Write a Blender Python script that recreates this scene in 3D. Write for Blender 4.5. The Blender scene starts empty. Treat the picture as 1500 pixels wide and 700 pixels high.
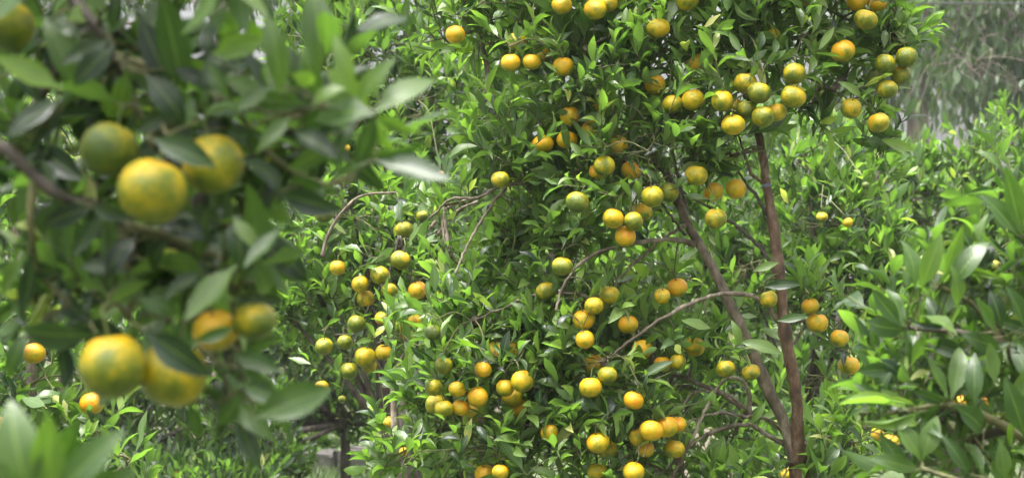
import bpy, math, random
import numpy as np
from mathutils import Vector, Matrix
random.seed(11)
RNG = np.random.default_rng(11)
R = math.radians
scene = bpy.context.scene
COL = scene.collection

# ------------------------------------------------------------------ camera
F = 2917.0            # focal length in photo pixels (photo is 1500 px wide)
CAM_Z = 1.6
cam_d = bpy.data.cameras.new('camera')
cam_d.sensor_fit = 'HORIZONTAL'; cam_d.sensor_width = 36.0; cam_d.lens = 36.0*F/1500.0
cam_d.clip_start = 0.05; cam_d.clip_end = 500
cam_d.dof.use_dof = True; cam_d.dof.focus_distance = 5.05; cam_d.dof.aperture_fstop = 6.8
cam_d.dof.aperture_blades = 7
cam = bpy.data.objects.new('camera', cam_d); COL.objects.link(cam)
cam.location = (0, 0, CAM_Z); cam.rotation_euler = (R(90), 0, 0)
scene.camera = cam

# ------------------------------------------------------------------ light
SUN_EL, SUN_AZ = 76.0, 235.0   # azimuth measured from +Y clockwise
world = bpy.data.worlds.new('World'); scene.world = world; world.use_nodes = True
nt = world.node_tree; nt.nodes.clear()
sky = nt.nodes.new('ShaderNodeTexSky'); sky.sky_type = 'NISHITA'; sky.sun_disc = False
sky.sun_elevation = R(SUN_EL); sky.sun_rotation = R(SUN_AZ)
sky.air_density = 1.0; sky.dust_density = 10.0; sky.ozone_density = 1.0
hs = nt.nodes.new('ShaderNodeHueSaturation'); hs.inputs['Saturation'].default_value = 0.18
bg = nt.nodes.new('ShaderNodeBackground'); bg.inputs['Strength'].default_value = 0.12
wo = nt.nodes.new('ShaderNodeOutputWorld')
nt.links.new(sky.outputs[0], hs.inputs['Color']); nt.links.new(hs.outputs[0], bg.inputs['Color'])
nt.links.new(bg.outputs[0], wo.inputs['Surface'])
sun_d = bpy.data.lights.new('sun', 'SUN'); sun_d.energy = 1.35; sun_d.angle = R(32); sun_d.color = (1, .96, .9)
sun = bpy.data.objects.new('sun', sun_d); COL.objects.link(sun)
sd = Vector((math.sin(R(SUN_AZ))*math.cos(R(SUN_EL)), math.cos(R(SUN_AZ))*math.cos(R(SUN_EL)), math.sin(R(SUN_EL))))
sun.rotation_euler = sd.to_track_quat('Z', 'Y').to_euler(); sun.location = (0, 0, 20)
vs = scene.view_settings
vs.view_transform = 'Standard'; vs.look = 'None'; vs.gamma = 1; vs.use_curve_mapping = False
vs.exposure = 2.22
scene.cycles.max_bounces = 8; scene.cycles.diffuse_bounces = 4; scene.cycles.glossy_bounces = 3
scene.cycles.transmission_bounces = 4; scene.cycles.volume_bounces = 1
scene.cycles.use_denoising = True

# ------------------------------------------------------------------ helpers
def W(px, py, d):
    return np.array([(px-750.0)/F*d, d, CAM_Z+(350.0-py)/F*d])

def nrm(a):
    return a/np.maximum(np.linalg.norm(a, axis=-1, keepdims=True), 1e-9)

def tag(o, label=None, cat=None, group=None, kind=None):
    if label: o['label'] = label
    if cat: o['category'] = cat
    if group: o['group'] = group
    if kind: o['kind'] = kind
    return o

def mesh_from(name, V, faces, mat, smooth=True):
    me = bpy.data.meshes.new(name)
    me.from_pydata([tuple(v) for v in V], [], faces)
    if smooth: me.polygons.foreach_set('use_smooth', [True]*len(me.polygons))
    me.materials.append(mat); me.update()
    return me

def add(name, me, parent=None, loc=None):
    o = bpy.data.objects.new(name, me); COL.objects.link(o)
    if parent is not None:
        o.parent = parent; o.matrix_parent_inverse = Matrix.Identity(4)
    if loc is not None: o.location = loc
    return o

def spline(P, step=None, n=8):
    P = [np.asarray(p, float) for p in P]
    if len(P) == 2: P = [P[0], (P[0]+P[1])/2, P[1]]
    Q = [2*P[0]-P[1]]+P+[2*P[-1]-P[-2]]
    out = []
    for i in range(1, len(Q)-2):
        a, b, c, d = Q[i-1:i+3]
        for k in range(n):
            t = k/n
            out.append(.5*((2*b)+(c-a)*t+(2*a-5*b+4*c-d)*t*t+(3*b-a-3*c+d)*t**3))
    out.append(P[-1])
    return np.array(out)

def tube(pts, radii, sides=6, rough=0.0):
    """Tapered tube along a polyline. Returns verts, faces."""
    pts = np.asarray(pts); n = len(pts)
    T = nrm(np.gradient(pts, axis=0))
    up = np.array([0.31, 0.87, 0.38]); N = np.cross(T[0], up); N = N/np.linalg.norm(N)
    V = []; Fc = []
    ph = np.arange(sides)*2*math.pi/sides
    for i in range(n):
        N = N-T[i]*np.dot(N, T[i]); N = N/max(np.linalg.norm(N), 1e-9)
        B = np.cross(T[i], N)
        rr = radii[i]*(1+rough*RNG.uniform(-1, 1, sides))
        V.append(pts[i]+(np.cos(ph)*rr)[:, None]*N+(np.sin(ph)*rr)[:, None]*B)
    V = np.concatenate(V)
    for i in range(n-1):
        for s in range(sides):
            a = i*sides+s; b = i*sides+(s+1) % sides
            Fc.append((a, b, b+sides, a+sides))
    Fc.append(tuple(range(sides-1, -1, -1))); Fc.append(tuple(range((n-1)*sides, n*sides)))
    return V, Fc

# ------------------------------------------------------------------ materials
def new_mat(name):
    m = bpy.data.materials.new(name); m.use_nodes = True
    t = m.node_tree; t.nodes.clear()
    out = t.nodes.new('ShaderNodeOutputMaterial')
    return m, t, out

def node(t, typ, **kw):
    n = t.nodes.new(typ)
    for k, v in kw.items():
        if k.startswith('i_'):
            n.inputs[k[2:].replace('_', ' ')].default_value = v
        else: setattr(n, k, v)
    return n

def ramp(t, stops, fac=None):
    r = t.nodes.new('ShaderNodeValToRGB'); e = r.color_ramp.elements
    e[0].position = stops[0][0]; e[0].color = (*stops[0][1], 1)
    e[1].position = stops[-1][0]; e[1].color = (*stops[-1][1], 1)
    for p, c in stops[1:-1]:
        x = e.new(p); x.color = (*c, 1)
    if fac is not None: t.links.new(fac, r.inputs['Fac'])
    return r

def mathn(t, op, a, b=None, c=None):
    n = t.nodes.new('ShaderNodeMath'); n.operation = op
    for i, v in enumerate((a, b, c)):
        if v is None: continue
        if isinstance(v, (int, float)): n.inputs[i].default_value = v
        else: t.links.new(v, n.inputs[i])
    return n.outputs[0]

def leaf_material(name, stops, under, rough=0.30, trans=0.41, vein=0.35):
    m, t, out = new_mat(name); L = t.links.new
    at = node(t, 'ShaderNodeAttribute', attribute_name='age')
    gi = node(t, 'ShaderNodeNewGeometry'); oi = node(t, 'ShaderNodeObjectInfo')
    rnd = mathn(t, 'FRACT', mathn(t, 'ADD', gi.outputs['Random Per Island'], oi.outputs['Random']))
    tc = node(t, 'ShaderNodeUVMap', uv_map='leafuv')
    sx = node(t, 'ShaderNodeSeparateXYZ'); L(tc.outputs[0], sx.inputs[0])
    no = node(t, 'ShaderNodeTexNoise', i_Scale=3.0, i_Detail=3.0)
    mp = node(t, 'ShaderNodeVectorMath', operation='ADD'); L(tc.outputs[0], mp.inputs[0])
    cb = node(t, 'ShaderNodeCombineXYZ'); L(mathn(t, 'MULTIPLY', rnd, 37.0), cb.inputs[0]); L(cb.outputs[0], mp.inputs[1])
    L(mp.outputs[0], no.inputs['Vector'])
    age = mathn(t, 'ADD', at.outputs['Fac'], mathn(t, 'MULTIPLY', mathn(t, 'SUBTRACT', rnd, .5), .30))
    age = mathn(t, 'ADD', age, mathn(t, 'MULTIPLY', mathn(t, 'SUBTRACT', no.outputs['Fac'], .5), .30))
    rp = ramp(t, stops, mathn(t, 'MULTIPLY', age, 0.6667))      # attribute 0..1.5 -> 0..1
    # midrib and side veins
    au = mathn(t, 'ABSOLUTE', mathn(t, 'SUBTRACT', sx.outputs[0], .5))
    rib = mathn(t, 'LESS_THAN', au, .03)
    vw = mathn(t, 'SINE', mathn(t, 'MULTIPLY', mathn(t, 'SUBTRACT', sx.outputs[1], mathn(t, 'MULTIPLY', au, .45)), 75.0))
    mx = node(t, 'ShaderNodeMix', data_type='RGBA'); L(mathn(t, 'MULTIPLY', rib, vein), mx.inputs[0])
    L(rp.outputs[0], mx.inputs[6]); mx.inputs[7].default_value = (.22, .32, .09, 1)
    # underside paler and duller
    ux = node(t, 'ShaderNodeMix', data_type='RGBA'); L(mathn(t, 'MULTIPLY', gi.outputs['Backfacing'], .55), ux.inputs[0])
    L(mx.outputs[2], ux.inputs[6]); ux.inputs[7].default_value = (*under, 1)
    bp = node(t, 'ShaderNodeBump', i_Strength=.25, i_Distance=.002)
    L(mathn(t, 'ADD', mathn(t, 'MULTIPLY', vw, .35), no.outputs['Fac']), bp.inputs['Height'])
    p = node(t, 'ShaderNodeBsdfPrincipled')
    L(ux.outputs[2], p.inputs['Base Color']); L(bp.outputs[0], p.inputs['Normal'])
    ro = mathn(t, 'ADD', rough, mathn(t, 'MULTIPLY', gi.outputs['Backfacing'], .25))
    ro = mathn(t, 'ADD', ro, mathn(t, 'MULTIPLY', rnd, .16))
    L(ro, p.inputs['Roughness']); p.inputs['Specular IOR Level'].default_value = .5
    L(mathn(t, 'MULTIPLY', mathn(t, 'SUBTRACT', 1.0, gi.outputs['Backfacing']), .26), p.inputs['Coat Weight']); p.inputs['Coat Roughness'].default_value = .14
    tr = node(t, 'ShaderNodeBsdfTranslucent')
    g = node(t, 'ShaderNodeMix', data_type='RGBA', blend_type='MULTIPLY'); g.inputs[0].default_value = 1
    L(ux.outputs[2], g.inputs[6]); g.inputs[7].default_value = (2.0, 2.4, .65, 1); L(g.outputs[2], tr.inputs['Color'])
    ms = node(t, 'ShaderNodeMixShader'); ms.inputs[0].default_value = trans
    L(p.outputs[0], ms.inputs[1]); L(tr.outputs[0], ms.inputs[2]); L(ms.outputs[0], out.inputs['Surface'])
    return m

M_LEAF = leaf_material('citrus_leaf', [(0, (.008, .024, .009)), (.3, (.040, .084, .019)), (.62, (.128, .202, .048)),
                                       (.8, (.19, .28, .06)), (1, (.45, .43, .17))], (.115, .19, .075))
M_GUM = leaf_material('gum_leaf', [(0, (.022, .042, .022)), (.35, (.050, .090, .036)), (1, (.12, .16, .06))], (.075, .115, .06), rough=.4, trans=.35)

def bark_material(name, c0, c1, c2, scale=40):
    m, t, out = new_mat(name); L = t.links.new
    tc = node(t, 'ShaderNodeTexCoord')
    mp = node(t, 'ShaderNodeMapping'); mp.inputs['Scale'].default_value = (1, 1, .45); L(tc.outputs['Object'], mp.inputs[0])
    n1 = node(t, 'ShaderNodeTexNoise', i_Scale=scale, i_Detail=6.0, i_Roughness=.65); L(mp.outputs[0], n1.inputs['Vector'])
    n2 = node(t, 'ShaderNodeTexNoise', i_Scale=scale*.22, i_Detail=3.0); L(tc.outputs['Object'], n2.inputs['Vector'])
    f = mathn(t, 'ADD', mathn(t, 'MULTIPLY', n1.outputs['Fac'], .6), mathn(t, 'MULTIPLY', n2.outputs['Fac'], .4))
    rp = ramp(t, [(.36, c0), (.5, c1), (.64, c2)], f)
    bp = node(t, 'ShaderNodeBump', i_Strength=.9, i_Distance=.006); L(n1.outputs['Fac'], bp.inputs['Height'])
    p = node(t, 'ShaderNodeBsdfPrincipled', i_Roughness=.75)
    L(rp.outputs[0], p.inputs['Base Color']); L(bp.outputs[0], p.inputs['Normal']); L(p.outputs[0], out.inputs['Surface'])
    return m
M_BARK_B = bark_material('bark_red_brown', (.030, .016, .009), (.098, .054, .030), (.21, .150, .105), 55)
M_BARK_G = bark_material('bark_grey_brown', (.045, .033, .022), (.125, .096, .068), (.28, .235, .185), 55)
M_BARK_D = bark_material('bark_dark', (.020, .015, .012), (.05, .038, .03), (.11, .09, .075))
M_BARK_E = bark_material('gum_bark', (.08, .06, .05), (.15, .12, .10), (.26, .23, .20), 14)
M_TWIG = bark_material('twig_green_brown', (.05, .055, .018), (.085, .09, .03), (.15, .13, .06), 60)

def fruit_material():
    m, t, out = new_mat('mandarin_peel'); L = t.links.new
    at = node(t, 'ShaderNodeAttribute', attribute_name='ripe', attribute_type='OBJECT')
    oi = node(t, 'ShaderNodeObjectInfo'); tc = node(t, 'ShaderNodeTexCoord')
    cb = node(t, 'ShaderNodeCombineXYZ')
    for i, k in enumerate((31.0, 17.0, 53.0)): L(mathn(t, 'MULTIPLY', oi.outputs['Random'], k), cb.inputs[i])
    ad = node(t, 'ShaderNodeVectorMath', operation='ADD'); L(tc.outputs['Object'], ad.inputs[0]); L(cb.outputs[0], ad.inputs[1])
    n1 = node(t, 'ShaderNodeTexNoise', i_Scale=1.1, i_Detail=4.0, i_Roughness=.55); L(ad.outputs[0], n1.inputs['Vector'])
    n2 = node(t, 'ShaderNodeTexNoise', i_Scale=9.0, i_Detail=4.0); L(ad.outputs[0], n2.inputs['Vector'])
    sx = node(t, 'ShaderNodeSeparateXYZ'); L(tc.outputs['Object'], sx.inputs[0])
    v = mathn(t, 'ADD', at.outputs['Fac'], mathn(t, 'MULTIPLY', mathn(t, 'SUBTRACT', n1.outputs['Fac'], .59), 1.3))
    v = mathn(t, 'ADD', v, mathn(t, 'MULTIPLY', mathn(t, 'SUBTRACT', n2.outputs['Fac'], .5), .42))
    v = mathn(t, 'ADD', v, mathn(t, 'MULTIPLY', sx.outputs[2], .22))
    rp = ramp(t, [(0, (.055, .095, .008)), (.26, (.16, .180, .006)), (.48, (.40, .305, .005)), (.74, (.62, .330, .004)), (1.0, (.68, .225, .003))], v)
    # pale scurf marks
    n3 = node(t, 'ShaderNodeTexNoise', i_Scale=2.6, i_Detail=6.0, i_Roughness=.7); L(ad.outputs[0], n3.inputs['Vector'])
    sc = ramp(t, [(.60, (0, 0, 0)), (.72, (1, 1, 1))], n3.outputs['Fac'])
    mx = node(t, 'ShaderNodeMix', data_type='RGBA'); L(mathn(t, 'MULTIPLY', sc.outputs[0], .40), mx.inputs[0])
    L(rp.outputs[0], mx.inputs[6]); mx.inputs[7].default_value = (.36, .31, .15, 1)
    vo = node(t, 'ShaderNodeTexVoronoi', i_Scale=16.0); L(tc.outputs['Object'], vo.inputs['Vector'])
    bp = node(t, 'ShaderNodeBump', i_Strength=.22, i_Distance=.05); L(vo.outputs['Distance'], bp.inputs['Height'])
    p = node(t, 'ShaderNodeBsdfPrincipled', i_Roughness=.35)
    p.inputs['Specular IOR Level'].default_value = .45
    L(mx.outputs[2], p.inputs['Base Color']); L(bp.outputs[0], p.inputs['Normal']); L(p.outputs[0], out.inputs['Surface'])
    return m
M_FRUIT = fruit_material()

def plain(name, c, rough=.6, noise=None, scale=8):
    m, t, out = new_mat(name); L = t.links.new
    p = node(t, 'ShaderNodeBsdfPrincipled', i_Roughness=rough)
    tc = node(t, 'ShaderNodeTexCoord')
    n = node(t, 'ShaderNodeTexNoise', i_Scale=scale, i_Detail=6.0, i_Roughness=.65); L(tc.outputs['Object'], n.inputs['Vector'])
    rp = ramp(t, [(.3, c), (.7, noise or tuple(min(1, x*1.6) for x in c))], n.outputs['Fac'])
    bp = node(t, 'ShaderNodeBump', i_Strength=.4, i_Distance=.01); L(n.outputs['Fac'], bp.inputs['Height'])
    L(rp.outputs[0], p.inputs['Base Color']); L(bp.outputs[0], p.inputs['Normal']); L(p.outputs[0], out.inputs['Surface'])
    return m
M_CALYX = plain('calyx_green', (.07, .11, .02), .6, (.13, .16, .04), 60)
M_SOIL = plain('soil_and_litter', (.035, .028, .018), .95, (.10, .085, .05), 3)
M_STONE = plain('kerb_stone', (.09, .08, .075), .9, (.24, .22, .205), 14)
M_TAPE = plain('blue_tape', (.07, .085, .13), .5, (.15, .17, .22), 120)
M_CABLE = plain('cable_black', (.02, .02, .022), .6)
M_GRASS = plain('grass_blades', (.05, .10, .02), .6, (.12, .19, .04), 2)

# ------------------------------------------------------------------ leaf templates
def leaf_template(n, w, curl, fold, twist, wave, sick=0.0):
    """Unit leaf along +Y, upper face +Z. Three columns of vertices."""
    V = []; UV = []
    y = 0; z = 0; prev = 0
    for i in range(n+1):
        s = i/n
        if i:
            ang = -curl*(((prev+s)/2)**1.3)*1.6+.12
            y += math.cos(ang)/n; z += math.sin(ang)/n
        prev = s
        if s < .09: hw = .018+.01*s
        else:
            q = (s-.09)/.91
            hw = w*.5*(max(0, math.sin(math.pi*q**.82))**.85)
            if q > .80: hw = min(hw, w*.5*(1-q)/.2*.66)
            hw = max(hw, .006)
        tw = twist*s
        wz = wave*math.sin(s*11+curl*9)*hw
        xo = sick*math.sin(s*math.pi)*.12
        for sg in (-1, 0, 1):
            x = sg*hw*math.cos(fold); dz = abs(sg)*hw*math.sin(fold)+sg*wz
            V.append((x*math.cos(tw)-dz*math.sin(tw)+xo, y, z+x*math.sin(tw)+dz*math.cos(tw)))
            UV.append((.5+.5*sg, s))
    Fc = []
    for i in range(n):
        a = 3*i
        Fc += [(a, a+1, a+4, a+3), (a+1, a+2, a+5, a+4)]
    return np.array(V), Fc, np.array(UV)

def template_set(n, k, wr=(.36, .47), seed=1, sick=0.0, curlr=(-.1, .75)):
    r = random.Random(seed); out = []
    for i in range(k):
        out.append(leaf_template(n, r.uniform(*wr), r.uniform(*curlr), r.uniform(.08, .55), r.uniform(-.5, .5), r.uniform(-.25, .25), sick))
    # last two: strongly curled dry-looking blades
    return out
T_NEAR = template_set(8, 8, (.32, .43), 3)+[leaf_template(10, .42, .7, 1.15, .5, .1), leaf_template(10, .40, .35, 1.2, -.6, -.1)]
T_MID = template_set(5, 8, (.32, .42), 4)+[leaf_template(5, .40, .6, 1.1, .5, .1)]
T_FAR = template_set(3, 6, (.32, .42), 5)
T_GUM = template_set(3, 6, (.26, .36), 6, sick=1.0, curlr=(-.1, .3))
TSETS = {'near': T_NEAR, 'mid': T_MID, 'far': T_FAR, 'gum': T_GUM}
AGES = (0.05, .3, .55, .8, 1.0, 1.4)
_leaf_mesh = {}
def leaf_mesh(ts, tid, age, mat):
    ai = int(np.argmin([abs(a-age) for a in AGES])); key = (ts, tid, ai)
    if key not in _leaf_mesh:
        V, Fc, UV = TSETS[ts][tid]
        me = mesh_from('leaf_blade', V, Fc, mat)
        a = me.attributes.new('age', 'FLOAT', 'POINT'); a.data.foreach_set('value', [AGES[ai]]*len(V))
        uv = me.uv_layers.new(name='leafuv')
        li = np.array([l.vertex_index for l in me.loops]); uv.data.foreach_set('uv', UV[li].astype(np.float32).ravel())
        _leaf_mesh[key] = me
    return _leaf_mesh[key]

def big_leaf_mesh(name, ts, M, tid, age, mat, origin):
    """One joined mesh of many leaves. M: (N,4,3) rows = x,y,z axes (scaled), position."""
    Vs = []; Ls = []; UVs = []; As = []; off = 0
    for k in range(len(TSETS[ts])):
        idx = np.nonzero(tid == k)[0]
        if not len(idx): continue
        V, Fc, UV = TSETS[ts][k]; nv = len(V)
        P = np.einsum('vi,nij->nvj', V, M[idx, :3])+M[idx, 3][:, None, :]-origin
        fc = np.array(Fc)
        f = fc[None]+(off+np.arange(len(idx))*nv)[:, None, None]
        Vs.append(P.reshape(-1, 3)); Ls.append(f.reshape(-1, 4)); As.append(np.repeat(age[idx], nv))
        UVs.append(np.tile(UV[fc.ravel()], (len(idx), 1))); off += nv*len(idx)
    V = np.concatenate(Vs).astype(np.float32); Fq = np.concatenate(Ls).astype(np.int32)
    me = bpy.data.meshes.new(name)
    me.vertices.add(len(V)); me.vertices.foreach_set('co', V.ravel())
    me.loops.add(Fq.size); me.loops.foreach_set('vertex_index', Fq.ravel())
    me.polygons.add(len(Fq)); me.polygons.foreach_set('loop_start', np.arange(len(Fq), dtype=np.int32)*4)
    me.polygons.foreach_set('use_smooth', np.ones(len(Fq), dtype=bool))
    me.update(calc_edges=True)
    a = me.attributes.new('age', 'FLOAT', 'POINT'); a.data.foreach_set('value', np.concatenate(As).astype(np.float32))
    uv = me.uv_layers.new(name='leafuv'); uv.data.foreach_set('uv', np.concatenate(UVs).astype(np.float32).ravel())
    me.materials.append(mat); me.validate()
    return me

# ------------------------------------------------------------------ tree class
TREES = []
LAI_K = 1.25
class Tree:
    def __init__(self, name, label, base, ts='mid', cat='tree', group=None, leaf_len=.075, twig_mat=None, mat=None, droop=False,
                 bright=.5, singles=300, nleaf=(6, 11), shoot=(.07, .15)):
        self.root = bpy.data.objects.new(name, None); COL.objects.link(self.root)
        self.root.empty_display_size = .1
        self.base = np.asarray(base, float); self.root.location = tuple(self.base)
        tag(self.root, label, cat, group)
        self.ts = ts; self.leaf_len = leaf_len; self.mat = mat or M_LEAF; self.twig_mat = twig_mat or M_TWIG
        self.droop = droop; self.bright = bright; self.singles = singles; self.nleaf = nleaf; self.shoot = shoot
        self.skel = []; self.tw = []; self.M = []; self.tid = []; self.age = []; self.hand = []
        TREES.append(self)

    def limb(self, pts, r0, r1, mat, name='branch', sides=8, rough=.06, skel=True, n=8, wob=0.0):
        P = spline(pts, n=n)
        if wob:
            w = RNG.normal(0, wob, P.shape); w[0] = 0; w[-1] = 0
            P = P+w
        rad = r0+(r1-r0)*np.linspace(0, 1, len(P))
        u = np.linspace(0, 1, len(P)); rad = rad*(1+.05*np.sin(u*23+r0*900))
        for kn in RNG.random(max(2, len(P)//12)): rad = rad*(1+RNG.uniform(.06, .20)*np.exp(-((u-kn)*len(P)/1.3)**2))   # nodes and old collars
        rad = rad*(1+.35*np.exp(-u*len(P)/2.5))                                                                       # swollen base
        V, Fc = tube(P, rad, sides, rough)
        o = add(name, mesh_from(name, V-self.base, Fc, mat), self.root)
        if skel: self.skel.append(P)
        return P

    def twig(self, pts, r0, r1, skel=False):
        P = spline(pts, n=3)
        self.tw.append((P, r0+(r1-r0)*np.linspace(0, 1, len(P))))
        if skel: self.skel.append(P)

    def S(self):
        if getattr(self, '_n', -1) != len(self.skel):
            self._S = np.concatenate(self.skel); self._n = len(self.skel)
        return self._S

    def nearest(self, p, above=False):
        S = self.S()
        d = np.linalg.norm(S-p, axis=1)
        if above: d = d+np.where(S[:, 2] < p[2]-.02, .07, 0)
        return S[int(np.argmin(d))]

    def shoots(self, P, D, L=None, bright=None, n=None, up=.35, size=1.0):
        """Leafy shoots: P bases (k,3), D directions (k,3)."""
        P = np.asarray(P, float); D = nrm(np.asarray(D, float)); k = len(P)
        L = RNG.uniform(*self.shoot, k) if L is None else np.broadcast_to(L, (k,)).astype(float)
        N = RNG.integers(self.nleaf[0], self.nleaf[1], k) if n is None else np.broadcast_to(n, (k,))
        sh_b = RNG.normal(self.bright if bright is None else bright, .26, k)
        idx = np.repeat(np.arange(k), N)
        order = np.concatenate([np.arange(x) for x in N]); t = (order+.6)/np.repeat(N, N)
        ph = order*2.39996+RNG.uniform(0, 6.28, k)[idx]+RNG.normal(0, .25, len(idx))
        d = D[idx]
        ref = np.where(np.abs(d[:, 2:3]) > .9, np.array([[1., 0, 0]]), np.array([[0., 0, 1.]]))
        a = nrm(np.cross(d, ref)); b = np.cross(d, a)
        rad = np.cos(ph)[:, None]*a+np.sin(ph)[:, None]*b
        ang = (1.08-.72*t+RNG.normal(0, .16, len(t)))
        ld = np.cos(ang)[:, None]*d+np.sin(ang)[:, None]*rad
        upv = np.array([[0, 0, 1.]])
        if self.droop: ld = nrm(ld*.45+np.array([[0, 0, -1.]])+RNG.normal(0, .22, ld.shape))
        else: ld = nrm(ld+upv*(.18*(t[:, None]-.3))+RNG.normal(0, .10, ld.shape))
        nn = d*(1-up)+upv*up+RNG.normal(0, .22, d.shape)
        if self.droop: nn = RNG.normal(0, 1, d.shape)
        nn = nrm(nn-ld*np.sum(nn*ld, 1, keepdims=True))
        xx = np.cross(ld, nn)
        sc = self.leaf_len*size*(.62+.5*np.sin(np.clip(t, 0, 1)*2.6))*RNG.uniform(.62, 1.25, len(t))
        pos = P[idx]+d*(L[idx]*t)[:, None]+ld*0.002
        M = np.stack([xx*sc[:, None], ld*sc[:, None], nn*sc[:, None], pos], 1)
        age = np.clip(sh_b[idx]+.30*(t-.5)+RNG.normal(0, .10, len(t)), 0, 1.05)
        yel = RNG.random(len(t)) < .042
        age = np.where(yel, RNG.uniform(1.1, 1.45, len(t)), age)
        self.M.append(M); self.age.append(age); self.tid.append(RNG.integers(0, len(TSETS[self.ts]), len(t)))
        for i in range(k):
            self.tw.append((np.array([P[i], P[i]+D[i]*L[i]*.5, P[i]+D[i]*L[i]*.98]), np.array([.0018, .0015, .001])*size*(self.leaf_len/.075)))

    def lobe(self, px, py, d, rx, ry, depth=None, lai=3.2, bright=None, subs=5, center_limb=None, upb=.75):
        c = W(px, py, d); ax = np.array([rx/F*d, depth or max(rx, ry)/F*d*.85, ry/F*d])
        self.lobe_w(c, ax, lai, bright, subs, center_limb, upb)

    def lobe_w(self, c, ax, lai=3.2, bright=None, subs=5, center_limb=None, upb=.75):
        c = np.asarray(c, float); ax = np.asarray(ax, float)
        if center_limb is not None:
            o = self.nearest(c) if isinstance(center_limb, str) else np.asarray(center_limb, float)
            mid = (o+c)/2+np.array([0, 0, .06*np.linalg.norm(c-o)])+RNG.normal(0, .04*np.linalg.norm(c-o)+1e-4, 3)
            r = .0045+.006*np.linalg.norm(c-o)
            self.limb([o, mid, c], r*1.5, r*.7, self.bark, sides=6, n=5)
        for _ in range(subs):
            u = nrm(RNG.normal(0, 1, 3)); u[2] = abs(u[2])*.7+.1 if RNG.random() < .6 else u[2]
            e = c+u*ax*.8; m = c+u*ax*.4+RNG.normal(0, .12, 3)*ax
            self.twig([c, m, e], .0045*self.leaf_len/.075, .002*self.leaf_len/.075, skel=True)
        area = math.pi*ax[0]*max(ax[2], ax[1]*.6)
        mn = (self.nleaf[0]+self.nleaf[1])/2
        one = mn*self.leaf_len**2*.27*.6
        k = max(4, int(lai*LAI_K*area/one))
        u = nrm(RNG.normal(0, 1, (k, 3))); r = .30+.70*RNG.random((k, 1))**.6
        P = c+u*r*ax
        D = u/np.maximum(ax, 1e-3)*ax.mean()*.55+np.array([[0, 0, upb]])+RNG.normal(0, .38, (k, 3))
        if self.droop: D = u*.5+np.array([[0, 0, -.7]])+RNG.normal(0, .3, (k, 3))
        P = P-nrm(D)*.06*self.leaf_len/.075
        S = self.S()
        for i in range(k):
            q = S[int(np.argmin(np.sum((S-P[i])**2, 1)))]
            if np.linalg.norm(q-P[i]) > .015:
                m = (q+P[i])/2+RNG.normal(0, .12*np.linalg.norm(q-P[i]), 3)
                self.tw.append((np.array([q, m, P[i]]), np.array([.0022, .0018, .0015])*self.leaf_len/.075))
        self.shoots(P, D, bright=bright)

    def leaf_px(self, bx, by, tx, ty, d, age=.5, wtid=None, roll=0.0, dd=0.0, facing=.75):
        """A single leaf from a base pixel to a tip pixel at distance d (tip at d+dd)."""
        b = W(bx, by, d); e = W(tx, ty, d+dd); ld = e-b; ln = np.linalg.norm(ld)*1.06; ld = ld/np.linalg.norm(ld)
        nn = np.array([0, -facing, 0])+np.array([0, 0, 1-facing])+.0
        nn = nn-ld*np.dot(nn, ld); nn = nn/np.linalg.norm(nn); xx = np.cross(ld, nn)
        c, s = math.cos(roll), math.sin(roll)
        nn, xx = nn*c+xx*s, xx*c-nn*s
        self.hand.append((np.stack([xx*ln, ld*ln, nn*ln, b]), random.randrange(6) if wtid is None else wtid, age))
        q = self.nearest(b)
        if np.linalg.norm(q-b) > .004:
            self.tw.append((np.array([q, (q+b)/2+RNG.normal(0, .004, 3), b]), np.array([.0024, .0018, .0012])*self.leaf_len/.075))

    def finish_gather(self):
        if self.M:
            self.M = np.concatenate(self.M); self.tid = np.concatenate(self.tid); self.age = np.concatenate(self.age)
        else:
            self.M = np.zeros((0, 4, 3)); self.tid = np.zeros(0, int); self.age = np.zeros(0)
        nh = len(self.hand)
        self.is_hand = np.concatenate([np.zeros(len(self.M), bool), np.ones(nh, bool)])
        if nh:
            self.M = np.concatenate([self.M, np.array([h[0] for h in self.hand])])
            self.tid = np.concatenate([self.tid, np.array([h[1] for h in self.hand])])
            self.age = np.concatenate([self.age, np.array([h[2] for h in self.hand])])
        self.keep = np.ones(len(self.M), bool)

    def samples(self):
        """Sample points on each leaf (N,S,3)."""
        y = np.array([.15, .3, .45, .6, .75, .92]); out = []
        for yy in y:
            w = .2*math.sin(math.pi*yy)
            for sx in (-w, 0, w):
                out.append(self.M[:, 3]+self.M[:, 1]*yy+self.M[:, 0]*sx)
        return np.stack(out, 1)

    def build(self, wins):
        k = self.keep
        idx = np.nonzero(k)[0]
        order = idx[np.argsort(-(wins[idx]+1000*self.is_hand[idx]))]
        single = [i for i in order[:self.singles] if wins[i] >= 2 or self.is_hand[i]]
        ss = np.zeros(len(k), bool); ss[single] = True
        rb = Vector(self.base)
        for i in single:
            me = leaf_mesh(self.ts, int(self.tid[i]), float(self.age[i]), self.mat)
            o = bpy.data.objects.new('leaf', me); COL.objects.link(o); o.parent = self.root
            m = self.M[i]
            o.matrix_local = Matrix(((m[0, 0], m[1, 0], m[2, 0], m[3, 0]-rb.x), (m[0, 1], m[1, 1], m[2, 1], m[3, 1]-rb.y),
                                     (m[0, 2], m[1, 2], m[2, 2], m[3, 2]-rb.z), (0, 0, 0, 1)))
        rest = np.nonzero(k & ~ss)[0]
        if len(rest):
            me = big_leaf_mesh('foliage', self.ts, self.M[rest], self.tid[rest], self.age[rest], self.mat, self.base)
            tag(add('foliage', me, self.root), kind='stuff')
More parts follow.
